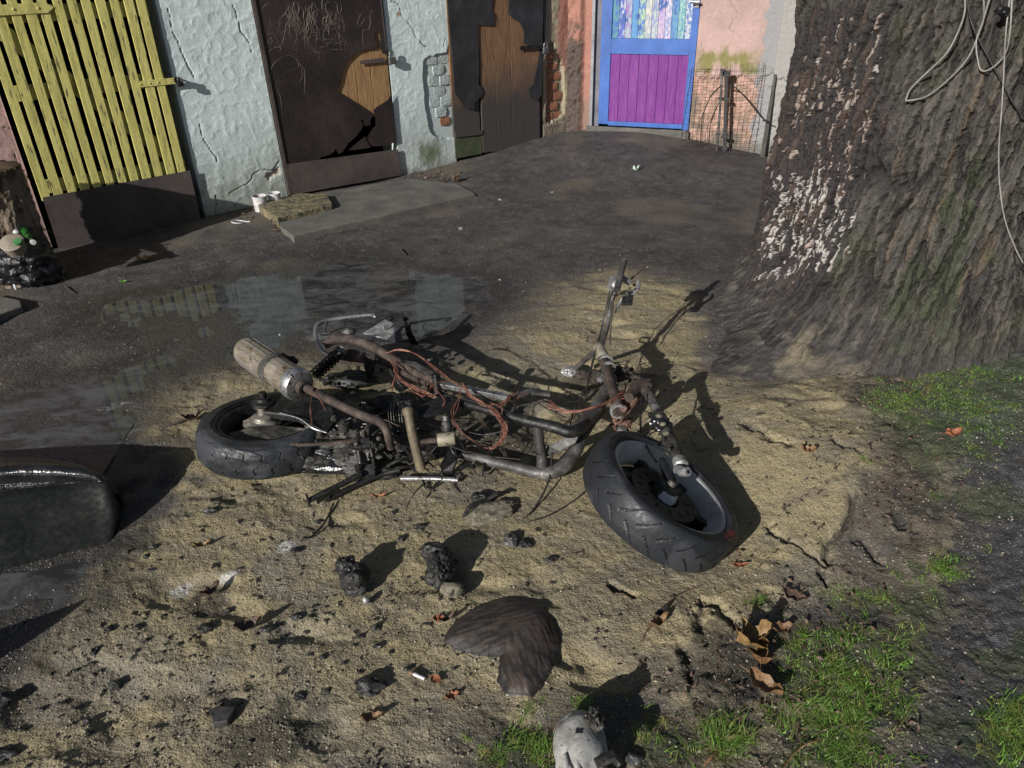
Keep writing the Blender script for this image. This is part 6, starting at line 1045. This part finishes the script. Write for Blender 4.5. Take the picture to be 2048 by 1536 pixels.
leaf('dry_leaf', 912, 366, .08, .06, .8, 1.2, 'darkleaf', 'crumpled brown leaf at the right tip of the doorstep slab', 1, dz=.012); leaf('dry_leaf', 1905, 872, .06, .04, .2, .5, 'redleaf', 'orange brown leaf among the grass by the tree'); leaf('dry_leaf', 385, 845, .07, .035, .5, .9, 'darkleaf', 'dark leaf on a twig left of the rear wheel', dz=.012)
leaf('dry_leaf', 895, 1245, .05, .014, .6, .8, 'darkleaf', 'curled brown strip just above the root', dz=.01); leaf('dry_leaf', 760, 996, .05, .014, .2, .6, 'redleaf', 'thin rusty leaf beside the centre stand'); leaf('dry_leaf', 745, 1440, .05, .025, .2, .6, 'leaf', 'rust coloured leaf on the sand near the bottom edge')
leaf('bark_chip', 873, 1364, .030, .022, -.6, .2, 'redleaf', 'orange red bark chip beside the cigarette butt', cat='chip'); leaf('bark_chip', 905, 1396, .034, .022, .4, .4, 'redleaf', 'orange red bark chip below the cigarette butt', 1, cat='chip'); leaf('bark_chip', 878, 1240, .03, .022, .2, .2, 'redleaf', 'faint orange chip left of the root tip', cat='chip')
leaf('green_scrap', 1272, 344, .06, .035, .4, 1.2, weathered('green_scrap', [(.10, .35, .12), (.5, .62, .5), (.7, .75, .72)], 30), 'crumpled green and white scrap on the asphalt near the blue door', cat='scrap', dz=.01); leaf('green_scrap', 248, 567, .03, .018, 0, .8, weathered('lime_scrap', [(.15, .4, .05), (.22, .5, .08), (.3, .6, .12)], 30), 'small lime green leaf on the dirt in front of the bag', cat='scrap')
m = MB(); a_ = gp(828, 1353, .009); b_ = gp(850, 1362, .008); m.tube([a_, b_], .0042, 12); bu = build('cigarette_butt', m, M['white'], None, 40, 'white cigarette butt lying left of an orange chip', 'cigarette butt')
m = MB(); m.tube([lerpv(a_, b_, -.4), a_], .0044, 12); build('filter', m, M['leaf'], bu)
m = MB(); m.lathe(gp(845, 1360, .004), (0, 0, 1), [(0, .002), (.01, .001), (.012, 0)], 10); COL
for k, (pts, r_, lb) in enumerate((([(318, 856), (345, 852), (375, 842), (400, 822)], .004, 'bent twig with a leaf left of the rear wheel'), ([(1280, 1290), (1290, 1270), (1310, 1245), (1340, 1205), (1400, 1178)], .0012, 'thin stalk beside the pink brown leaf'), ([(1455, 1400), (1490, 1370), (1520, 1340)], .002, 'thin twig leading up to the ochre leaf'), ([(1408, 1536), (1420, 1520), (1435, 1505)], .003, 'pale straw at the bottom edge by the bright grass tuft'), ([(668, 1010), (655, 1040), (640, 1062), (618, 1080), (598, 1082)], .003, 'black burnt cable end curling on the sand'), ([(800, 500), (812, 512)], .004, 'short dark stick on the asphalt'), ([(1560, 1545), (1600, 1500), (1650, 1480)], .0018, 'thin brown stalk in the grass'), ([(130, 575), (150, 590)], .003, 'little black twig right of the bin bag'))):
    m = MB(); m.tube(smooth_path([gp(*p, .008) for p in pts], 5), [r_, r_*1.2, r_*.6], 6); build('twig', m, M['darkwood'] if k in (0, 2, 5, 7) else (M['leaf'] if k in (1, 3, 6) else M['char']), None, 50, lb, 'twig')
# leaf litter along the walls
def litter(regions, n, sz, mat, label, seed):
    rs_ = np.random.RandomState(seed); m = MB()
    for k in range(n):
        r0 = regions[rs_.randint(len(regions))]; x = rs_.normal(r0[0], r0[2]); y = rs_.normal(r0[1], r0[3]); p = gp(x, y, .004+rs_.uniform(0, .012)); s_ = rs_.uniform(*sz); u = rs_.normal(0, 1, 3)*np.array([1, 1, .35]); u /= np.linalg.norm(u); v = np.cross(u, rs_.normal(0, 1, 3)); v /= np.linalg.norm(v)
        m.add([p-u*s_, p+v*s_*.5, p+u*s_, p-v*s_*.4+np.array([0, 0, s_*.3])], [(0, 1, 2, 3)])
    return build('leaf_litter', m, mat, None, 0, label, kind='stuff')
litter([(490, 425, 22, 8), (850, 348, 28, 5), (700, 395, 40, 5), (600, 462, 40, 8), (560, 448, 12, 6), (880, 362, 20, 6)], 420, (.004, .018), M['darkleaf'], 'brown leaf litter along the foot of the wall', 5)
litter([(1700, 950, 90, 80), (1600, 1250, 90, 60), (1850, 950, 80, 60), (1450, 1400, 100, 60), (1650, 1400, 120, 80), (1800, 780, 90, 20)], 900, (.002, .010), M['darkleaf'], 'bits of dead leaf in the soil by the tree', 6)
# grass
def grass(regions, name, label, seed):
    rs_ = np.random.RandomState(seed); V = []; Fc = []; CC = []; k = 0
    for cx, cy, sx, sy, n, L0, L1, spread in regions:
        nt = max(1, n//14); ctr = [gp(rs_.normal(cx, sx), rs_.normal(cy, sy)) for _ in range(nt)]
        for c0 in ctr:
            if L1 < .05 and float(fbm(c0[0], c0[1], 13, 3, 88)) < (.47 if L1 > .0235 else .38)+.05*rs_.normal(): continue
            tone = rs_.uniform(.65, 1.25); yel = rs_.uniform(0, 1)**3; lean = rs_.normal(0, .35, 2)
            for b_ in range(rs_.randint(8, 22)):
                p = c0+np.array([*rs_.normal(0, spread, 2), 0]); L_ = rs_.uniform(L0, L1)*(.6+.8*rs_.uniform()); w_ = rs_.uniform(.0007, .0017); a_ = rs_.uniform(0, 2*math.pi); d = np.array([math.cos(a_), math.sin(a_), 0])*rs_.uniform(.3, 1.1)+np.array([*lean, 0]); side = np.array([-math.sin(a_), math.cos(a_), 0])*w_
                for i in range(4):
                    t_ = i/3; q = p+d*L_*t_**1.5*.9+np.array([0, 0, L_*(t_-.45*t_*t_)*.75-.002]); ww = side*(1-t_*.92); V += [q-ww, q+ww]
                Fc += [(k+2*i, k+2*i+1, k+2*i+3, k+2*i+2) for i in range(3)]; k += 8
                col = np.array([.15, .29, .045])*tone*rs_.uniform(.7, 1.3); col = col*(1-yel)+np.array([.26, .24, .08])*yel*tone
                if rs_.uniform() < .06: col = np.array([.30, .24, .12])
                CC += [[*col, 1]]*8
    me = bpy.data.meshes.new(name); me.from_pydata([tuple(map(float, v)) for v in V], [], Fc); me.update(); a = me.color_attributes.new('col', 'FLOAT_COLOR', 'POINT'); a.data.foreach_set('color', np.array(CC, dtype=np.float32).ravel()); me.materials.append(M['grass']); o = bpy.data.objects.new(name, me); COL.objects.link(o); return tag(o, label, None, None, 'stuff')
t = NT('grass'); a = t.node('ShaderNodeVertexColor', layer_name='col'); t.b.inputs['Transmission Weight'].default_value = 0; t.out(a.outputs[0], .5); tl = t.node('ShaderNodeBsdfTranslucent'); t.l.new(a.outputs[0], tl.inputs[0]); mx = t.node('ShaderNodeMixShader', i0=.3); t.l.new(t.b.outputs[0], mx.inputs[1]); t.l.new(tl.outputs[0], mx.inputs[2]); t.l.new(mx.outputs[0], t.n['Material Output'].inputs[0]); M['grass'] = t.m
grass([(1930, 755, 55, 26, 5200, .009, .022, .012), (1990, 800, 40, 30, 3000, .009, .022, .012), (1800, 800, 40, 22, 3000, .008, .018, .012), (1880, 850, 40, 30, 700, .006, .016, .012), (1980, 890, 40, 25, 1100, .008, .022, .010), (1880, 890, 30, 12, 300, .008, .018, .01), (1770, 925, 25, 14, 260, .010, .024, .008), (1900, 1000, 40, 25, 420, .01, .025, .008), (1830, 1110, 35, 20, 260, .01, .025, .008),
       (1890, 1135, 30, 25, 900, .010, .026, .009), (1800, 1165, 20, 12, 200, .01, .025, .008), (1700, 1190, 40, 10, 320, .01, .022, .008), (1750, 1205, 30, 10, 300, .01, .022, .008), (1510, 1215, 9, 12, 130, .012, .028, .005), (1580, 1285, 20, 20, 300, .014, .035, .008), (1680, 1300, 45, 30, 1500, .012, .035, .009), (1780, 1290, 40, 25, 600, .012, .03, .009),
       (1700, 1380, 55, 35, 1700, .012, .036, .009), (1760, 1370, 35, 30, 700, .012, .034, .009), (1640, 1450, 70, 30, 1500, .012, .036, .009), (1700, 1500, 50, 30, 1300, .012, .04, .009), (1560, 1500, 50, 30, 500, .012, .035, .009), (1440, 1475, 16, 18, 420, .025, .065, .007), (1480, 1490, 20, 14, 200, .025, .06, .007),
       (1180, 1410, 45, 10, 560, .008, .024, .007), (1260, 1430, 30, 14, 240, .010, .028, .007), (1110, 1420, 30, 8, 160, .008, .02, .007), (1020, 1490, 30, 18, 560, .010, .030, .007), (1080, 1500, 25, 20, 460, .010, .03, .007), (990, 1515, 25, 12, 300, .010, .028, .007), (1290, 1460, 25, 22, 240, .01, .03, .007), (1360, 1500, 30, 20, 240, .01, .03, .007), (1345, 1120, 12, 10, 0, .005, .01, .004),
       (1100, 1345, 10, 24, 90, .008, .02, .004), (1150, 1150, 16, 8, 50, .004, .010, .004), (2020, 1480, 25, 40, 1300, .012, .036, .009), (2040, 1430, 16, 20, 400, .012, .036, .009), (1105, 383, 14, 4, 40, .01, .02, .02), (1600, 1360, 20, 20, 160, .01, .03, .008), (70, 610, 20, 8, 60, .006, .015, .01)], 'grass', 'sparse green grass and moss tufts round the tree foot', 3)
